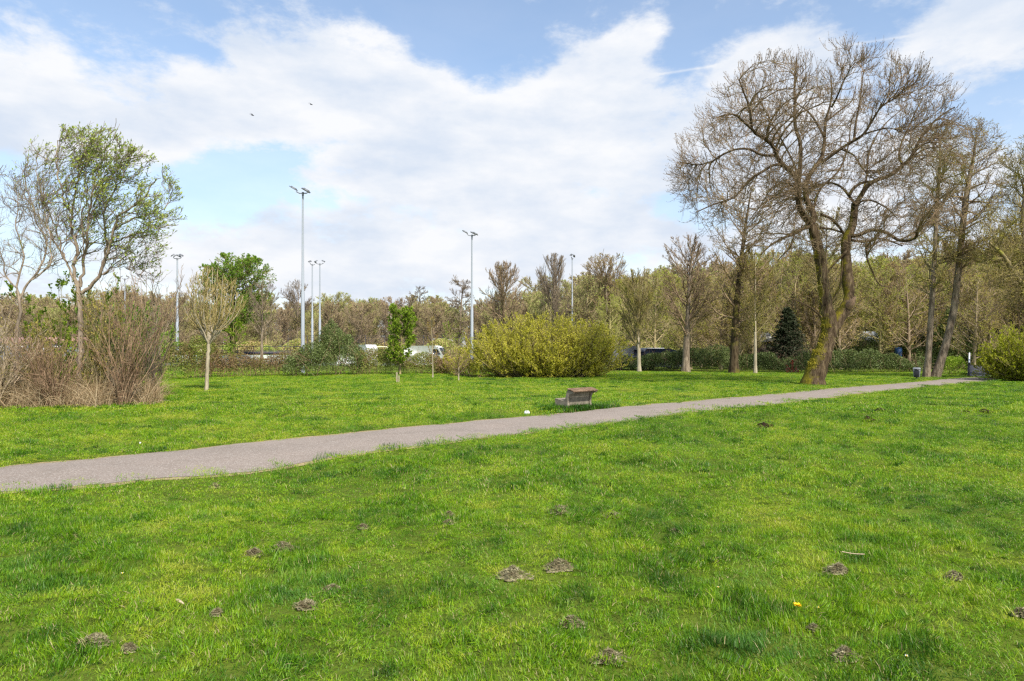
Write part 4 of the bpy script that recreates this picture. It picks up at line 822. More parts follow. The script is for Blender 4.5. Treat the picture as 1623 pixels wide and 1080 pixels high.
stemclump('stem_clump', 'short dark reddish stems left of the curly willow trunk', 82, 646, 520, .35, 121, 30, RD, lean=(.02, 0))
stemclump('stem_clump', 'upright brown stems close beside the curly willow trunk', 148, 641, 455, .22, 122, 24, (M['bark_olive'], M['leaf_bud']), leaf=(4, (.04, .08)), lean=(.06, 0))
stemclump('stem_clump', 'brown twiggy bush between the crooked grey tree and the curly willow', 58, 641, 505, .3, 123, 30, (M['bark_olive'], M['leaf_bud']), leaf=(5, (.04, .08)), lean=(0, 0))
stemclump('stem_clump', 'tangled pale brown stems at the very left edge', -12, 648, 515, .3, 124, 34, (M['bark_dead'], M['leaf_bud']), leaf=(2, (.03, .06)), lean=(0, 0))
stemclump('leafy_sapling', 'sapling with lime green young leaves in front of the curly willow trunk', 108, 636, 432, .32, 125, 12, (M['bark_olive'], M['leaf_bright']), leaf=(14, (.06, .12)), lean=(-.02, 0), n3=6)
stemclump('leafy_sapling', 'olive green leafy shrub behind the many-stemmed reddish bush', 214, 622, 492, .36, 126, 30, (M['bark_olive'], M['leaf_haw']), leaf=(14, (.06, .12)), lean=(-.02, 0), n3=6)
stemclump('stem_clump', 'thin bare stems rising behind the reddish brown bush', 240, 625, 425, .2, 127, 24, (M['bark_grey'], M['leaf_bud']), lean=(.04, 0))
stemclump('stem_clump', 'bare brown stems behind the curly willow', 175, 628, 470, .34, 128, 34, (M['bark_grey'], M['leaf_haw']), leaf=(5, (.04, .08)), lean=(.0, 0))
stemclump('stem_clump', 'pale tan stems between the two curly trees', 38, 632, 500, .4, 129, 40, (M['bark_curly'], M['leaf_bud']), leaf=(1, (.03, .06)), lean=(.0, 0))
stemclump('stem_clump', 'bleached dead stalks at the foot of the reddish brown bush', 176, 640, 575, .35, 130, 34, (M['bark_dead'], M['straw']), lean=(.1, 0), r=.016, n2=3, n3=2)
bank('bramble_patch', 'brambles and brown twigs filling the left thicket behind the willow trunk', [(-60, 625, 560), (0, 624, 556), (80, 622, 550), (160, 620, 552), (235, 617, 562)], 2.0, 131, HG, dens=180, leaf=(.04, .09), stems=26)
def drygrass():
    rng = np.random.default_rng(140); n = 5000; px = rng.uniform(-60, 236, n); py = 648 - 8 * rng.random(n) - (px > 150) * 4 + (px < 60) * 2
    g = np.array([GP(a, b) for a, b in zip(px, py)]); dens = fbm(g[:, 0], g[:, 1], .8, 77, 2) ; k = dens > .36; g = g[k]; n = len(g)
    S = np.stack([g[:, 0], g[:, 1] + rng.random(n) * 1.2, gz(g[:, 0], g[:, 1])], -1); D = rng.normal(0, .35, (n, 3)); D[:, 2] = 1
    P, R = grow(S, D, rng.uniform(.3, 1.35, n), np.full(n, .006), np.full(n, .003), 6, .12, (.2, -.9), rng); v, f = tubes(P, R, 3)
    props(link('dry_grass', mesh('dry_grass', v, f, M['straw'], rnd=np.repeat(rng.random(n), 15))), 'tan dead grass and stalks along the foot of the left thicket', kind='stuff')
drygrass()
# fallen branch
b0, b1 = G3(213, 641), G3(268, 624); b1[2] = .45
P = smooth_line([b0 + [0, 0, .05], b0 * .6 + b1 * .4 + [0, 0, .02], b1], 14); P += RNG.normal(0, .012, P.shape)
S, D, L, r = spawn(P[None], np.full((1, 14), .02), 9, .1, .95, 45, 12, (.2, .6), .5, RNG); P2, R2 = grow(S, D, L, np.full(len(S), .009), np.full(len(S), .004), 5, .15, (.2, .2), RNG)
v, f = cat_([tubes(P[None] - b0, np.linspace(.03, .012, 14)[None], 7), tubes(P2 - b0, R2, 4)])
props(link('fallen_branch', mesh('fallen_branch', v, f, M['bark_red'], True), loc=b0), 'long thin fallen branch lying on the lawn right of the left thicket', 'branch')

# ------------------------------------------------------------------ far woods (reads as one mass)
def woods():
    rng = np.random.default_rng(200); protos = []
    kinds = [dict(Ht=13, tr=.3, half=4.6, n=(34, 12, 10), ang=(45, 35, 35)), dict(Ht=14, tr=.34, half=5.4, n=(34, 12, 10), ang=(55, 42, 40)), dict(Ht=11, tr=.25, half=4.8, n=(34, 12, 10), ang=(58, 45, 40)),
             dict(Ht=15, tr=.3, half=3.8, n=(34, 12, 10), ang=(38, 32, 32))]
    for i, k in enumerate(kinds):
        h = k['Ht']; t, w, l = generic_tree(210 + i, h, k['tr'], (0, 0, h * .56), (k['half'], k['half'], h * .48), clear=.14, n=k['n'], ang=k['ang'], rmin=.024, l1=(3, 7), leaf=(1, (.10, .2), .4))
        v, f = cat_([tubes(*x) for x in t + w]); nb = len(f); lv, lf = cat_(l); me = mesh('wood_kind', np.concatenate([v, lv]), np.concatenate([f, lf + len(v)]), M['bark_wood'], rnd=rng.random(nb + len(lf)))
        me.materials.append(M['leaf_wood']); mi = np.zeros(nb + len(lf), np.int32); mi[nb:] = 1; me.polygons.foreach_set('material_index', mi); protos.append(hidden('wood_kind', me))
    P, S, T, I = [], [], [], []
    def skyline(px):   # photo row of the wood's top
        return np.interp(px, [-400, 0, 100, 200, 260, 330, 440, 520, 600, 700, 760, 860, 940, 1040, 1100, 1250, 1400, 1623, 2000], [478, 476, 470, 468, 472, 480, 478, 480, 474, 478, 482, 462, 440, 432, 425, 420, 415, 392, 380])
    for d0, num in ((120, 90), (142, 100), (168, 110), (200, 120)):
        px = np.linspace(-420, 2050, num) + rng.normal(0, 14, num); d = d0 + rng.normal(0, 6, num); top = skyline(px) + rng.normal(7, 12, num) + (6 if d0 < 130 else 0)
        for a, b, c in zip(px, d, top):
            if d0 < 130 and 230 < a < 700 and rng.random() < .25: continue
            i = rng.integers(0, 4); h = H + (HY - c) * b / F; sc = h / kinds[i]['Ht']; P.append(((a - CX) / F * b, b, -.2)); S.append((sc * rng.uniform(1, 1.35), sc * 1.1, sc)); T.append(rng.choice([0, .1, .25, .5, .65, -.15]) + rng.normal(0, .05)); I.append(i)
    n = len(P); R = np.stack([np.zeros(n), np.zeros(n), rng.uniform(0, 6.28, n)], -1); scatter('far_woodland', P, R, S, T, I, protos, label='brown leafless woodland along the far side of the pitch')
    # understorey that closes the foot of the wood
    pr2 = []
    for i in range(3):
        rg = np.random.default_rng(230 + i); n_ = 9000; a = rg.random(n_) * 2 * pi; u = rg.random(n_) ** .5; z = rg.random(n_); q = np.sqrt(1 - z ** 2) * (.8 + .4 * vnoise(a * 3, z * 4, 1, i)); pos = np.stack([np.cos(a) * q * 3 * u, np.sin(a) * q * 3 * u, z * 3.4], -1)
        v, f = leaves(pos, rg.normal(size=(n_, 3)), rg.uniform(.12, .26, n_), .35, rg); pr2.append(hidden('scrub_kind', mesh('scrub_kind', v, f, M['leaf_wood'], rnd=rg.random(n_))))
    P, S, T, I = [], [], [], []
    for d0, num in ((104, 70), (116, 80), (135, 90)):
        px = np.linspace(-420, 2050, num) + rng.normal(0, 12, num)
        for a in px:
            if d0 < 110 and -60 < a < 620: continue
            b = d0 + rng.normal(0, 3); P.append(((a - CX) / F * b, b, -.1)); s = rng.uniform(.7, 1.2); S.append((s * 1.3, s, s)); T.append(rng.choice([0, .2, .5, .7])); I.append(rng.integers(0, 3))
    n = len(P); R = np.stack([np.zeros(n), np.zeros(n), rng.uniform(0, 6.28, n)], -1); scatter('far_scrub', P, R, S, T, I, pr2, label='brown and olive scrub at the foot of the far woodland')
woods()
def spring_woods():
    rng = np.random.default_rng(300); protos = []; kinds = []
    for i, (Ht, half, ang) in enumerate(((12, 4.2, 50), (10, 4.4, 60), (13, 3.8, 42))):
        kinds.append(Ht); t, w, l = generic_tree(310 + i, Ht, .2, (0, 0, Ht * .55), (half, half, Ht * .48), clear=.12, n=(32, 11, 9), ang=(ang, 42, 40), rmin=.016, l1=(2.5, 6), leaf=(3, (.07, .13), .36))
        v, f = cat_([tubes(*x) for x in t + w]); nb = len(f); lv, lf = cat_(l); me = mesh('spring_kind', np.concatenate([v, lv]), np.concatenate([f, lf + len(v)]), M['bark_wood'], rnd=rng.random(nb + len(lf)))
        me.materials.append(M['leaf_spring']); mi = np.zeros(nb + len(lf), np.int32); mi[nb:] = 1; me.polygons.foreach_set('material_index', mi); protos.append(hidden('spring_kind', me))
    P, S, T, I = [], [], [], []
    for d0, num, x0 in ((74, 22, 1110), (84, 24, 1050), (96, 26, 980)):
        px = np.linspace(x0, 1850, num) + rng.normal(0, 12, num)
        for a in px:
            b = d0 + rng.normal(0, 3); top = np.interp(a, [950, 1100, 1200, 1450, 1623, 1900], [462, 455, 425, 420, 405, 390]) + rng.normal(0, 22)
            i = rng.integers(0, 3); h = H + (HY - top) * b / F; sc = h / kinds[i]; P.append(((a - CX) / F * b, b, -.1)); S.append((sc * rng.uniform(.9, 1.2), sc, sc)); T.append(rng.choice([-.15, 0, .2, .35, .5]) + rng.normal(0, .08)); I.append(i)
    n = len(P); R = np.stack([np.zeros(n), np.zeros(n), rng.uniform(0, 6.28, n)], -1); scatter('spring_woodland', P, R, S, T, I, protos, label='olive budding woodland filling the right side behind the bramble banks')
spring_woods()

# ------------------------------------------------------------------ floodlights
def floodlight(px, d, top, label, heads, wpx, rz, kink=.45, side=False):
    x = (px - CX) / F * d; Ht = H + (HY - top) * d / F; r = wpx * d / F * .5; o = empty('floodlight', (x, d, 0), label, 'floodlight', 'tall floodlight masts round the sports pitch', rz)
    P = np.array([[[0, 0, -.1], [0, 0, Ht * kink - .15], [0, 0, Ht * kink], [0, 0, Ht * .8], [0, 0, Ht - .2]]]); R = np.array([[r * 1.05, r, r * .75, r * .55, r * .48]]); v, f = tubes(P, R, 14); link('pole', mesh('pole', v, f, M['galv'], True), o)
    bm_obj('crossarm', [tubes(np.array([[[-.58, 0, Ht - .05], [-.3, 0, Ht - .2], [.3, 0, Ht - .2], [.58, 0, Ht - .05]]]), np.full((1, 4), .05), 8), tubes(np.array([[[0, 0, Ht - .4], [0, 0, Ht - .1]]]), np.full((1, 2), r * .6), 10)], M['lampgrey'], o)
    for k in range(heads):
        cx = (k - (heads - 1) / 2) * (1.25 / max(heads - 1, 1)) ; out = np.sign(cx) if cx else 0
        # tilted rectangular lamp head with a ribbed back
        v, f = box(-.34, .34, -.2, .2, -.04, .04); v2, f2 = box(-.24, .24, -.14, .14, .042, .10); ribs = [box(-.22 + .11 * j, -.2 + .11 * j, -.15, .15, .102, .14) for j in range(5)]
        vv, ff = cat_([(v, f), (v2, f2)] + ribs); vv = vv * [.85, .8, .8]; a = -.5 * (out if out else 0); ca, sa = cos(a), sin(a); vv = np.stack([vv[:, 0] * ca - vv[:, 2] * sa, vv[:, 1], vv[:, 0] * sa + vv[:, 2] * ca], -1)
        if side:
            vv, ff = cat_([(v, f), (v2, f2)] + ribs); vv = vv * [1.05, 1.1, .8]; a = -.52; ca, sa = cos(a), sin(a); vv = np.stack([vv[:, 0] * ca - vv[:, 2] * sa, vv[:, 1], vv[:, 0] * sa + vv[:, 2] * ca], -1)
            px_, py_, pz_ = ((-.82, 0, .22), (.12, .35, .12), (.42, -.4, -.04))[k]; link('lamp_head', mesh('lamp_head', vv + [px_, py_, Ht + pz_], ff, M['lampgrey']), o); continue
        tl = .45; vv = np.stack([vv[:, 0], vv[:, 1] * cos(tl) - vv[:, 2] * sin(tl), vv[:, 1] * sin(tl) + vv[:, 2] * cos(tl)], -1) + [cx, -.15 * (k % 2), Ht + .12 + abs(cx) * .22]
        link('lamp_head', mesh('lamp_head', vv, ff, M['lampgrey']), o)
    return o
floodlight(480, 60, 303, 'tallest and nearest floodlight mast, above the bramble mound', 3, 5.6, 0, side=True)
floodlight(748, 81, 371, 'floodlight mast rising left of the yellow bush', 3, 4.6, 0, side=True)
floodlight(281, 95, 408, 'floodlight mast between the left thicket and the young fan-crowned tree', 4, 4.4, 0)
floodlight(495, 112, 418, 'left of the two small distant masts right of the tallest one, heads side-on', 2, 3.4, 1.2)
floodlight(507, 112, 417, 'right of the two small distant masts right of the tallest one, two square heads', 2, 3.6, 0)
floodlight(907, 104, 408, 'floodlight mast in front of the bare trees above the yellow bush', 2, 3.4, 1.25)
floodlight(198, 134, 441, 'faint distant floodlight mast seen through the left thicket', 2, 3.0, 0)

# ------------------------------------------------------------------ bench
def bench():
    c = GP(921, 651); c = c + PN * .05; rz = math.atan2(PDIR[1], PDIR[0]); o = empty('park_bench', (c[0], c[1], float(gz(*c))), 'weathered grey concrete bench with curled slatted back, facing away from the path', 'bench', rz=rz)
    Lh = .60
    def slab(pts, th, y0, y1):   # pts in (y,z) cross-section; x is the bench length
        p = np.array(pts, float); t = np.gradient(p, axis=0); t /= np.linalg.norm(t, axis=1)[:, None]; nn = np.stack([-t[:, 1], t[:, 0]], -1) * th / 2; a, b = p + nn, p - nn; n = len(p); v = []
        for x in (y0, y1):
            v += [(x, q[0], q[1]) for q in a] + [(x, q[0], q[1]) for q in b]
        f = []
        for i in range(n - 1): f += [[i, i + 1, 2 * n + i + 1, 2 * n + i], [n + i, 3 * n + i, 3 * n + i + 1, n + i + 1], [i, n + i, n + i + 1, i + 1], [2 * n + i, 2 * n + i + 1, 3 * n + i + 1, 3 * n + i]]
        f += [[0, 2 * n, 3 * n, n], [n - 1, 2 * n - 1, 4 * n - 1, 3 * n - 1]]
        return np.array(v, float), np.array(f)
    sp = smooth_line([(x, z, 0) for x, z in ((.60, .36), (.45, .345), (.25, .31), (.12, .33))], 12)[:, :2]
    bp = smooth_line([(x, z, 0) for x, z in ((.10, .16), (.075, .35), (.045, .50), (.02, .62), (-.02, .69))], 16)[:, :2]
    bm_obj('seat', [slab(sp, .05, -Lh + .012, Lh - .012)], M['concrete'], o, .008); bm_obj('backrest', [slab(bp, .06, -Lh + .012, Lh - .012)], M['concrete'], o, .008)
    cu = [(-.03, .715), (-.13, .69), (-.23, .655)]
    for k, (y, z) in enumerate(cu):
        v, f = box(-Lh - .02, Lh + .02, -.045, .045, -.02, .02); a = .32; v = np.stack([v[:, 0], v[:, 1] * cos(a) - v[:, 2] * sin(a) + y, v[:, 1] * sin(a) + v[:, 2] * cos(a) + z], -1); bm_obj('slat', [(v, f)], M['slat'], o, .006)
    for s in (-1, 1):
        x0, x1 = (s * Lh, s * Lh - s * .08); x0, x1 = min(x0, x1), max(x0, x1)
        prof = [(.56, -.1), (.58, .335), (.44, .32), (.26, .285), (.14, .32), (.085, .50), (.05, .64), (.0, .69), (-.25, .62), (-.24, .59), (-.06, .54), (0, .42), (.02, .25), (-.02, -.1)]
        bmv = [(x, y, z) for x in (x0, x1) for y, z in prof]; n = len(prof); me = bpy.data.meshes.new('leg'); me.from_pydata(bmv, [], [list(range(n)), list(range(2 * n - 1, n - 1, -1))] + [[i, n + i, n + (i + 1) % n, (i + 1) % n] for i in range(n)]); me.materials.append(M['concrete']); me.validate(); link('leg', me, o)
bench()

# ------------------------------------------------------------------ litter bin
def bin_():
    c = G3(1453, 602); o = empty('litter_bin', c, 'black and grey litter bin on a post beside the far end of the path', 'bin', rz=-.56)
    def sq(w, z, d=None): d = d or w; return [(-w, -d, z), (w, -d, z), (w, d, z), (-w, d, z)]
    def loft(rs): v = np.array([p for r in rs for p in r], float); f = [[4 * i + j, 4 * i + (j + 1) % 4, 4 * i + 4 + (j + 1) % 4, 4 * i + 4 + j] for i in range(len(rs) - 1) for j in range(4)] + [[3, 2, 1, 0], [4 * len(rs) - 4 + j for j in range(4)]]; return v, np.array(f)
    bm_obj('body', [loft([sq(.17, .14), sq(.19, .2), sq(.22, .6), sq(.22, .7)])], M['lampgrey'], o, .03)
    bm_obj('front_panel', [loft([sq(.135, .16, .012), sq(.165, .60, .012)])], M['black'], o, .008).location = (0, -.225, 0)
    bm_obj('hood', [loft([sq(.235, .70), sq(.24, .76), sq(.2, .82)])], M['lampgrey'], o, .03); bm_obj('opening', [box(-.13, .13, -.245, -.236, .62, .70)], M['black'], o); bm_obj('post', [box(-.04, .04, -.04, .04, -.1, .15)], M['lampgrey'], o)
bin_()
# ------------------------------------------------------------------ footbridge at the path's end
def bridge():
    d = 52; c = np.array([(1536 - CX) / F * d, d, 0]); o = empty('footbridge', c, 'small humped footbridge with white top rails and dark posts where the path ends', 'bridge', rz=-.595)
    y = np.linspace(0, 9, 14); zz = .05 + .75 * np.sin(np.clip(y / 9, 0, 1) * pi) ** 1; v = []; f = []
    for i, (a, z) in enumerate(zip(y, zz)): v += [(-.1, a, z), (2.1, a, z), (2.1, a, z - .18), (-.1, a, z - .18)]
    for i in range(13): f += [[4 * i + j, 4 * i + (j + 1) % 4, 4 * i + 4 + (j + 1) % 4, 4 * i + 4 + j] for j in range(4)]
    link('deck', mesh('deck', v, f, M['board2']), o)
    for x in (0, 2):
        P = np.stack([np.full(14, x), y, zz + 1.0], -1)
        for dz, r in ((0, .055), (-.33, .035), (-.62, .035)): link('rail', mesh('rail', *tubes((P + [0, 0, dz])[None], np.full((1, 14), r), 6), M['white']), o)
        for i in range(0, 14, 3): bm_obj('post', [box(x - .06, x + .06, y[i] - .06, y[i] + .06, zz[i] - .3, zz[i] + .98)], M['dark'], o)
bridge()
# ------------------------------------------------------------------ vehicles and structures half hidden behind the hedges
def van(px, d, label, L, Hh, rz, paint, name='parked_van', nose=.8, cat='van', group=None):
    x = (px - CX) / F * d; o = empty(name, (x, d, 0), label, cat, group, rz); w = .95; hb = Hh
    pr = [(-L / 2, .35), (-L / 2, hb * .85), (-L / 2 + .25, hb), (L / 2 - nose - .75, hb), (L / 2 - nose - .15, hb * .93), (L / 2 - .45 * nose, hb * .55), (L / 2 - .1, hb * .46), (L / 2, hb * .36), (L / 2, .32), (0, .3)]
    bm_obj('body', [prism(pr, -w, w)], paint, o, .1)
    xs_ = L / 2 - nose
    for s in (-1, 1): bm_obj('side_window', [prism([(xs_ - .95, hb * .58), (xs_ - .9, hb * .84), (xs_ - .2, hb * .84), (xs_ + .2, hb * .58)], s * (w + .003), s * (w + .012))], M['glass'], o)
    a = np.array([xs_ - .05, hb * .9]); b = np.array([L / 2 - .47 * nose, hb * .58]); n = np.array([b[1] - a[1], -(b[0] - a[0])]); n = -n / np.linalg.norm(n) * .07; a_, b_ = a + n, b + n
    bm_obj('windscreen', [(np.array([(a_[0], -w * .85, a_[1]), (a_[0], w * .85, a_[1]), (b_[0], w * .85, b_[1]), (b_[0], -w * .85, b_[1]), (a[0], -w * .85, a[1]), (a[0], w * .85, a[1]), (b[0], w * .85, b[1]), (b[0], -w * .85, b[1])]), box(0, 1, 0, 1, 0, 1)[1] * 0 + np.array([[0, 1, 2, 3], [7, 6, 5, 4], [0, 4, 5, 1], [1, 5, 6, 2], [2, 6, 7, 3], [3, 7, 4, 0]]))], M['glass'], o)
    for s in (-1, 1):
        for xx in (-L / 2 + .8, L / 2 - .85): link('wheel', mesh('wheel', *tubes(np.array([[[xx, s * (w - .18), .33], [xx, s * (w - .17), .33], [xx, s * (w + .02), .33], [xx, s * (w + .03), .33]]]), np.array([[.01, .33, .33, .2]]), 18), M['black'], True), o)
        bm_obj('headlight', [box(L / 2 - .05, L / 2 + .02, s * .55 - .16, s * .55 + .16, hb * .37, hb * .45)], M['petal_w'], o)
    return o
van(566, 88, 'white van behind the hedge left of the goal frame', 5.2, 2.75, 2.6, M['white'])
van(676, 84, 'long white van behind the hedge right of the slim fresh green tree', 5.6, 2.6, -.25, M['white'])
van(703, 112, 'tall white lorry cab behind the orange sapling', 3.4, 3.95, .4, M['white'], 'lorry', .35, 'lorry')
van(415, 118, 'white vehicle far behind the green tree', 5.0, 2.3, .1, M['white'], 'parked_van', .8)
o = van(1047, 72, 'dark blue van with pale roof behind the bramble bank', 4.4, 2.2, .2, M['navy'])
bm_obj('roof', [box(-1.9, .05, -.9, .9, 2.205, 2.28)], M['white'], o, .03)
van(992, 72, 'grey van behind the right end of the yellow bush', 4.2, 2.5, .35, M['lampgrey'])
def goal(px, d, w, h, rz, label):
    o = empty('football_goal', ((px - CX) / F * d, d, 0), label, 'goal', None, rz)
    for s in (-1, 1):
        bm_obj('post', [box(s * w / 2 - .06, s * w / 2 + .06, -.06, .06, 0, h)], M['cream'], o); bm_obj('stay', [tubes(np.array([[[s * w / 2, 0, h], [s * w / 2, .7, h - .1], [s * w / 2, 1.8, .05]]]), np.full((1, 3), .03), 6)], M['cream'], o)
    bm_obj('crossbar', [box(-w / 2 - .06, w / 2 + .06, -.06, .06, h + .002, h + .12)], M['cream'], o)
goal(599, 92, 2.5, 2.45, .1, 'small cream goal frame between the white van and the slim fresh green tree')
goal(309, 98, 1.7, 2.7, .1, 'small pale goal frame left of the young fan-crowned tree')
def barrier():
    o = empty('pitch_barrier', ((388 - CX) / F * 88, 88, 0), 'long pale board fence with dark top rail round the sports pitch', 'fence')
    for k in range(9): bm_obj('board_panel', [box(-9 + k * 2.02, -7.0 + k * 2.02, -.03, .03, .1, 1.42)], M['board'], o)
    for k in range(10): bm_obj('post', [box(-9.04 + k * 2.02, -8.98 + k * 2.02, .032, .1, 0, 2.6)], M['dark'], o)
    bm_obj('top_rail', [box(-9.1, 9.3, -.06, -.032, 1.5, 1.9), box(-9.1, 9.3, -.06, -.032, 2.0, 2.06), box(-9.1, 9.3, -.06, -.032, 2.5, 2.56)], M['dark'], o)
barrier()
def netfence():
    o = empty('ball_fence', ((640 - CX) / F * 106, 106, 0), 'tall thin dark mesh fence in front of the far woodland', 'fence')
    for k in range(14): bm_obj('post', [box(-18 + k * 3, -17.94 + k * 3, -.03, .03, 0, 4.4)], M['dark'], o)
    bm_obj('mesh_panel', [box(-18, 21, -.01, .01, z, z + .025) for z in np.arange(.4, 4.4, .36)] + [box(x, x + .02, .012, .03, .3, 4.36) for x in np.arange(-18, 21, .5)], M['dark'], o)
netfence()
def building(px, d, w, dp, he, hr, label, wall, roof, rz=0, win=0, name='shed', cat='shed', hip=.0):
    o = empty(name, ((px - CX) / F * d, d, 0), label, cat, None, rz); bm_obj('wall', [box(-w / 2, w / 2, 0, dp, 0, he)], wall, o)
    e = .25; v = np.array([(-w / 2 - e, -e, he + .003), (w / 2 + e, -e, he + .003), (w / 2 + e, dp + e, he + .003), (-w / 2 - e, dp + e, he + .003), (-w / 2 - e + hip, dp / 2 - .02, hr), (w / 2 + e - hip, dp / 2 - .02, hr), (w / 2 + e - hip, dp / 2 + .02, hr), (-w / 2 - e + hip, dp / 2 + .02, hr)]); f = box(0, 1, 0, 1, 0, 1)[1]
    v = v[[0, 1, 3, 2, 4, 5, 7, 6]]; link('roof', mesh('roof', v, f, roof), o)
    for k in range(win):
        x = -w / 2 + (k + .5) * w / win; fr = bm_obj('window', [box(x - .6, x + .6, -.05, -.003, he - 1.5, he - .35)], M['white'], o); p = link('pane', mesh('pane', *box(x - .52, x + .52, -.06, -.052, he - 1.42, he - .43), M['glass']), fr)
    return o
building(30, 86, 12.5, 7, 2.9, 3.75, 'low building with pinkish tiled roof and blue-grey walls behind the left thicket', M['bluegrey'], M['brick'], name='clubhouse', cat='building', win=5)
building(1400, 82, 2.6, 3, 3.0, 4.35, 'small shed with pale sheet roof above the brambles left of the litter bin', M['wallbrown'], M['roofgrey'], .35)
building(1218, 84, 3.6, 4, 3.1, 4.3, 'hut with pale roof between the slim trunk and the conifer', M['wallbrown'], M['white'], -.15)
building(1335, 86, 3.4, 4, 2.7, 3.6, 'low dark shed with grey roof glimpsed right of the old mossy tree', M['wallbrown'], M['roofgrey'], .1)
o = empty('water_barrel', ((1424 - CX) / F * 74, 74, 1.35), 'blue barrel among the brambles right of the pale sheet roof', 'barrel')
link('drum', mesh('drum', *tubes(np.array([[[0, 0, -1.35], [0, 0, 0], [0, 0, .35], [0, 0, .4], [0, 0, .9], [0, 0, .95], [0, 0, 1.0]]]), np.array([[.3, .3, .36, .38, .38, .34, .01]]), 16), M['blue'], True), o)
# stakes
for px, py, top, lab in ((629, 607, 590, 'short wooden stake in the lawn below the slim fresh green tree'),):
    b = G3(px, py); h = (py - top) * b[1] / F; o = empty('tree_stake', b, lab, 'stake'); bm_obj('stake_post', [box(-.04, .04, -.04, .04, -.05, h), box(.1, .16, -.03, .03, -.05, h * .7)], M['bark_pale'], o, .01)
    link('shoot', mesh('shoot', *tubes(*grow(np.zeros((5, 3)) + [.05, 0, 0], np.random.default_rng(1).normal(0, .2, (5, 3)) + [0, 0, 1], np.full(5, h * 1.2), np.full(5, .012), np.full(5, .005), 6, .1, (0, .2), np.random.default_rng(2)), 4), M['bark_olive'], True), o)

# ------------------------------------------------------------------ molehills, dry clumps, flowers, litter
def dome(name, px, py, wpx, hr, label, cat, mat, seed, group, straw=0, lump=.5, lift=.034):
    rng = np.random.default_rng(seed); b = G3(px, py); r = wpx * b[1] / F * .5; nr, na = 16, 34; t = np.linspace(0, 1, nr)[:, None]; a = np.arange(na)[None] * 2 * pi / na
    rr = r * t * (1 + (1.5 if straw else .45) * (vnoise(np.cos(a) * 2 + seed, np.sin(a) * 2, 1.3) - .5)); x = rr * np.cos(a); y = rr * np.sin(a) * (.62 if straw else .8)
    z = lift + r * hr * 2 * (1 - t ** 1.5) * (.55 + lump * 1.3 * fbm(x / r + seed, y / r, 3.2, seed, 4)) - .02 * t; z = z + rng.normal(0, r * .035, z.shape) * (t < .98)
    v = np.stack([x, y, z], -1).reshape(-1, 3); i = np.arange(nr - 1)[:, None] * na + np.arange(na)[None]; j = np.arange(nr - 1)[:, None] * na + (np.arange(na)[None] + 1) % na
    f = np.stack([i, j, j + na, i + na], -1).reshape(-1, 4); parts = [(v, f)]
    if straw:
        n = straw; k = rng.integers(0, len(v) - na, n); d = rng.normal(size=(n, 3)) * [1, 1, .28]; d = nrm(d); LL = rng.uniform(.02, .06, n); parts[0] = (v * [1, 1, .7], f); parts.append(leaves(v[k] * [1.12, 1.12, 1] + rng.normal(0, r * .07, (n, 3)) * [1, 1, .4] + [0, 0, .012] - d * LL[:, None] * .5, d, LL, .06, rng))
    else:
        n = 60; k = rng.integers(0, len(v), n)
        for q in range(n):
            s = rng.uniform(.03, .09) * r * 1.6; c = v[k[q]] * [1.08, 1.08, 1]; bv, bf = box(-s, s, -s, s, -s * .7, s * .7); parts.append((bv + rng.normal(0, s * .25, bv.shape) + c, bf))
    v, f = cat_(parts); o = link(name, mesh(name, v, f, mat, rnd=rng.random(len(f))), loc=b); props(o, label, cat, group)
g = 'dark molehills on the near lawn'
for px, py, w, lab in ((1211, 681, 23, 'largest dark molehill on the lawn, nearest the camera and left of the others'), (1375, 668, 19, 'flat dark molehill in the middle of the lawn right of the largest one'), (1395, 654, 13, 'faint small molehill just beyond and right of the middle one'), (1530, 656, 11, 'left and smaller of the two molehills near the right edge'), (1560, 655.5, 18, 'right hand of the two molehills near the right edge'), (1218, 671, 4, 'single crumb of soil just beyond the largest molehill')):
    dome('molehill', px, py, w * 1.1, .17, lab, 'molehill', M['soil'], int(px), g, 0, .6, .06)
M['drygrass'] = leafmat('dry_clipping', [(.1, (.10, .07, .035)), (.5, (.22, .19, .10)), (.9, (.42, .38, .24))], .1, nscale=14, nw=.6)
g = 'clumps of dry raked grass and moss on the near lawn'
for i, (px, py, w, lab) in enumerate(((446, 870, 42, 'widest dry clump left of centre, beside a smaller darker one'), (403, 879, 30, 'darker dry clump just left of the widest one'), (486, 968, 34, 'compact greyish clump in the lower left with two crumbs behind it'), (527, 941, 22, 'crumbly clump above and right of the compact greyish one'),
    (150, 1022, 46, 'long ragged clump low in the left corner'), (204, 1034, 22, 'small dark clump right of the long ragged one'), (344, 977, 18, 'small pale brown clump right of the white chip'), (712, 822, 20, 'clump left of centre, alone on the middle lawn'), (812, 923, 50, 'long straw ridge in the lower centre'), (885, 911, 46, 'thin dark ridge right of the long straw ridge'),
    (905, 1001, 42, 'straw clump below the thin dark ridge'), (965, 1062, 44, 'loose clump at the bottom edge in the centre'), (972, 826, 24, 'dark clump with straw on its right, middle of the lawn'), (888, 820, 34, 'broad flat brown patch left of the dark clump with straw'), (1338, 1048, 42, 'rough dark clump at the bottom right'), (1290, 1008, 16, 'small dark clump below the dandelion'),
    (1330, 915, 40, 'thin greyish moss strip right of centre'), (1512, 922, 30, 'mossy patch with pale bits on the right'), (1618, 982, 24, 'dark clod cut off by the right edge'), (1070, 848, 12, 'tiny clump at mid right of the lawn'), (340, 770, 20, 'clump close to the near edge of the path'), (711, 838, 16, 'low clump just below the lone clump left of centre'), (575, 840, 14, 'tiny pale clump left of the lone clump'))):
    dome('dry_clump', px, py, w * .85, .2, lab, 'grass clump', M['drygrass'], 500 + i, g, 900 if w > 20 else 350, .8)
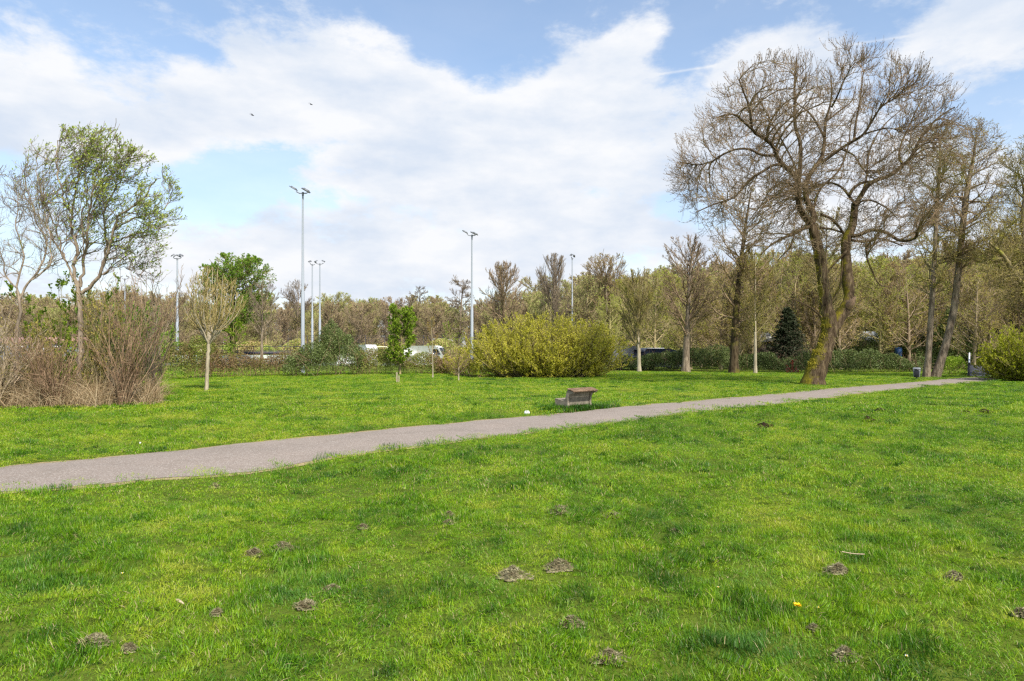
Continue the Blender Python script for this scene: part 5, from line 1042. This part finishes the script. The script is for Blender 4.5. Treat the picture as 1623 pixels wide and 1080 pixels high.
def flower(px, py, r, label, name, pm, cm, n=26, h=.05):
    rng = np.random.default_rng(int(px)); b = G3(px, py); o = empty(name, b, label, 'flower'); link('stalk', mesh('stalk', *tubes(np.array([[[0, 0, 0], [.004, 0, h * .6], [0, 0, h]]]), np.full((1, 3), .002), 5), M['grass']), o)
    a = np.arange(n) * 2.4; S = np.zeros((n, 3)) + [0, 0, h]; D = np.stack([np.cos(a), np.sin(a), rng.uniform(.05, .7, n)], -1); v, f = leaves(S, D, r * rng.uniform(.8, 1.1, n), .16, rng); link('petals', mesh('petals', v, f, pm), o)
    v, f = tubes(np.array([[[0, 0, h - .002], [0, 0, h + .004], [0, 0, h + .008]]]), np.array([[r * .35, r * .38, .001]]), 10); link('flower_head', mesh('flower_head', v, f, cm, True), o)
flower(1264, 983, .032, 'yellow dandelion in the near grass', 'dandelion', M['petal_y'], M['petal_y'], 70, .075)
for px, py, lab in ((1297, 982, 'small white daisy right of the yellow dandelion'), (1437, 1056, 'white daisy at the bottom right of the lawn'), (1138, 950, 'white daisy left of the yellow dandelion, further back'), (1047, 745, 'far white daisy in the middle of the lawn'), (194, 919, 'lone white daisy on the left of the lawn')):
    flower(px, py, .014, lab, 'daisy', M['petal_w'], M['petal_y'], 18, .06)
# crumpled paper, white chip, pale stick
def crumple(px, py, r, seed):
    rng = np.random.default_rng(seed); n, m_ = 9, 12; th = np.linspace(.05, pi - .05, n)[:, None]; a = np.arange(m_)[None] * 2 * pi / m_; rr = r * (1 + rng.uniform(-.35, .35, (n, m_)))
    v = np.stack([rr * np.sin(th) * np.cos(a), rr * np.sin(th) * np.sin(a), rr * np.cos(th) * .8 + r * .55], -1).reshape(-1, 3); i = np.arange(n - 1)[:, None] * m_ + np.arange(m_)[None]; j = np.arange(n - 1)[:, None] * m_ + (np.arange(m_)[None] + 1) % m_
    return v, np.stack([i, i + m_, j + m_, j], -1).reshape(-1, 4)
props(link('litter_paper', mesh('litter_paper', *crumple(835, 655, .085, 5), M['paper']), loc=G3(835, 656.5)), 'crumpled white paper on the grass left of the bench', 'litter')
props(link('litter_paper', mesh('litter_paper', *crumple(222, 704, .02, 6), M['paper']), loc=G3(222, 704) + [0, 0, .07]), 'tiny white scrap on the far verge of the path at left', 'litter')
b = G3(285, 964) + [0, 0, .055]; v, f = tubes(smooth_line([(-.045, .03, .01), (0, 0, .008), (.05, -.035, 0)], 7)[None], np.array([[.006, .012, .014, .012, .010, .008, .003]]), 7); props(link('wood_chip', mesh('wood_chip', v, f, M['bark_dead'], True), loc=b), 'pale splinter of wood lying in the grass at lower left', 'wood chip')
b = G3(1352, 892) + [0, 0, .06]; v, f = tubes(smooth_line([(-.09, .03, .01), (0, 0, .0), (.1, -.02, 0)], 7)[None], np.full((1, 7), .005), 6); props(link('dry_stick', mesh('dry_stick', v, f, M['bark_dead'], True), loc=b), 'thin pale stick lying in the grass on the right', 'stick')
# ------------------------------------------------------------------ birds
def bird(px, py, d, label, bank_, seed):
    o = W(px, py, d); body = smooth_line([(-.22, 0, 0), (-.1, 0, .01), (0, 0, .015), (.12, 0, .01), (.19, 0, .0)], 9); v, f = tubes(body[None], np.array([[.012, .03, .05, .06, .06, .05, .035, .025, .004]]), 8); parts = [(v, f)]
    for s in (-1, 1):
        sp = np.array([(0, .03, .02), (.03, .18, .09), (-.02, .34, .10), (-.14, .50, .04)]); ch = np.array([.15, .14, .11, .02]); vv = []
        for p, c in zip(sp, ch):
            q = p * [1, s, 1]; vv += [q + [c * .4, 0, .008], q + [-c * .6, 0, .003], q + [-c * .6, 0, -.003], q + [c * .4, 0, -.008]]
        ff = [[4 * i + j, 4 * i + (j + 1) % 4, 4 * i + 4 + (j + 1) % 4, 4 * i + 4 + j] for i in range(3) for j in range(4)]; parts.append((np.array(vv), np.array(ff)))
    tail = np.array([(-.2, -.015, 0), (-.2, .015, 0), (-.36, .06, 0), (-.36, -.06, 0), (-.2, -.015, .006), (-.2, .015, .006), (-.36, .06, .006), (-.36, -.06, .006)]); parts.append((tail, np.array([[3, 2, 1, 0], [4, 5, 6, 7], [0, 1, 5, 4], [1, 2, 6, 5], [2, 3, 7, 6], [3, 0, 4, 7]])))
    v, f = cat_(parts); ob = link('bird', mesh('bird', v, f, M['bird'], True), loc=o); ob.rotation_euler = (bank_, .1, .9); ob.scale = (1.5, 1.5, 1.5); props(ob, label, 'bird', 'birds gliding in the sky')
bird(400, 183, 120, 'lower left of the two dark birds in the sky', .55, 1)
bird(493, 166, 135, 'upper right of the two dark birds in the sky', .5, 2)
print('objects', len(scene.objects))
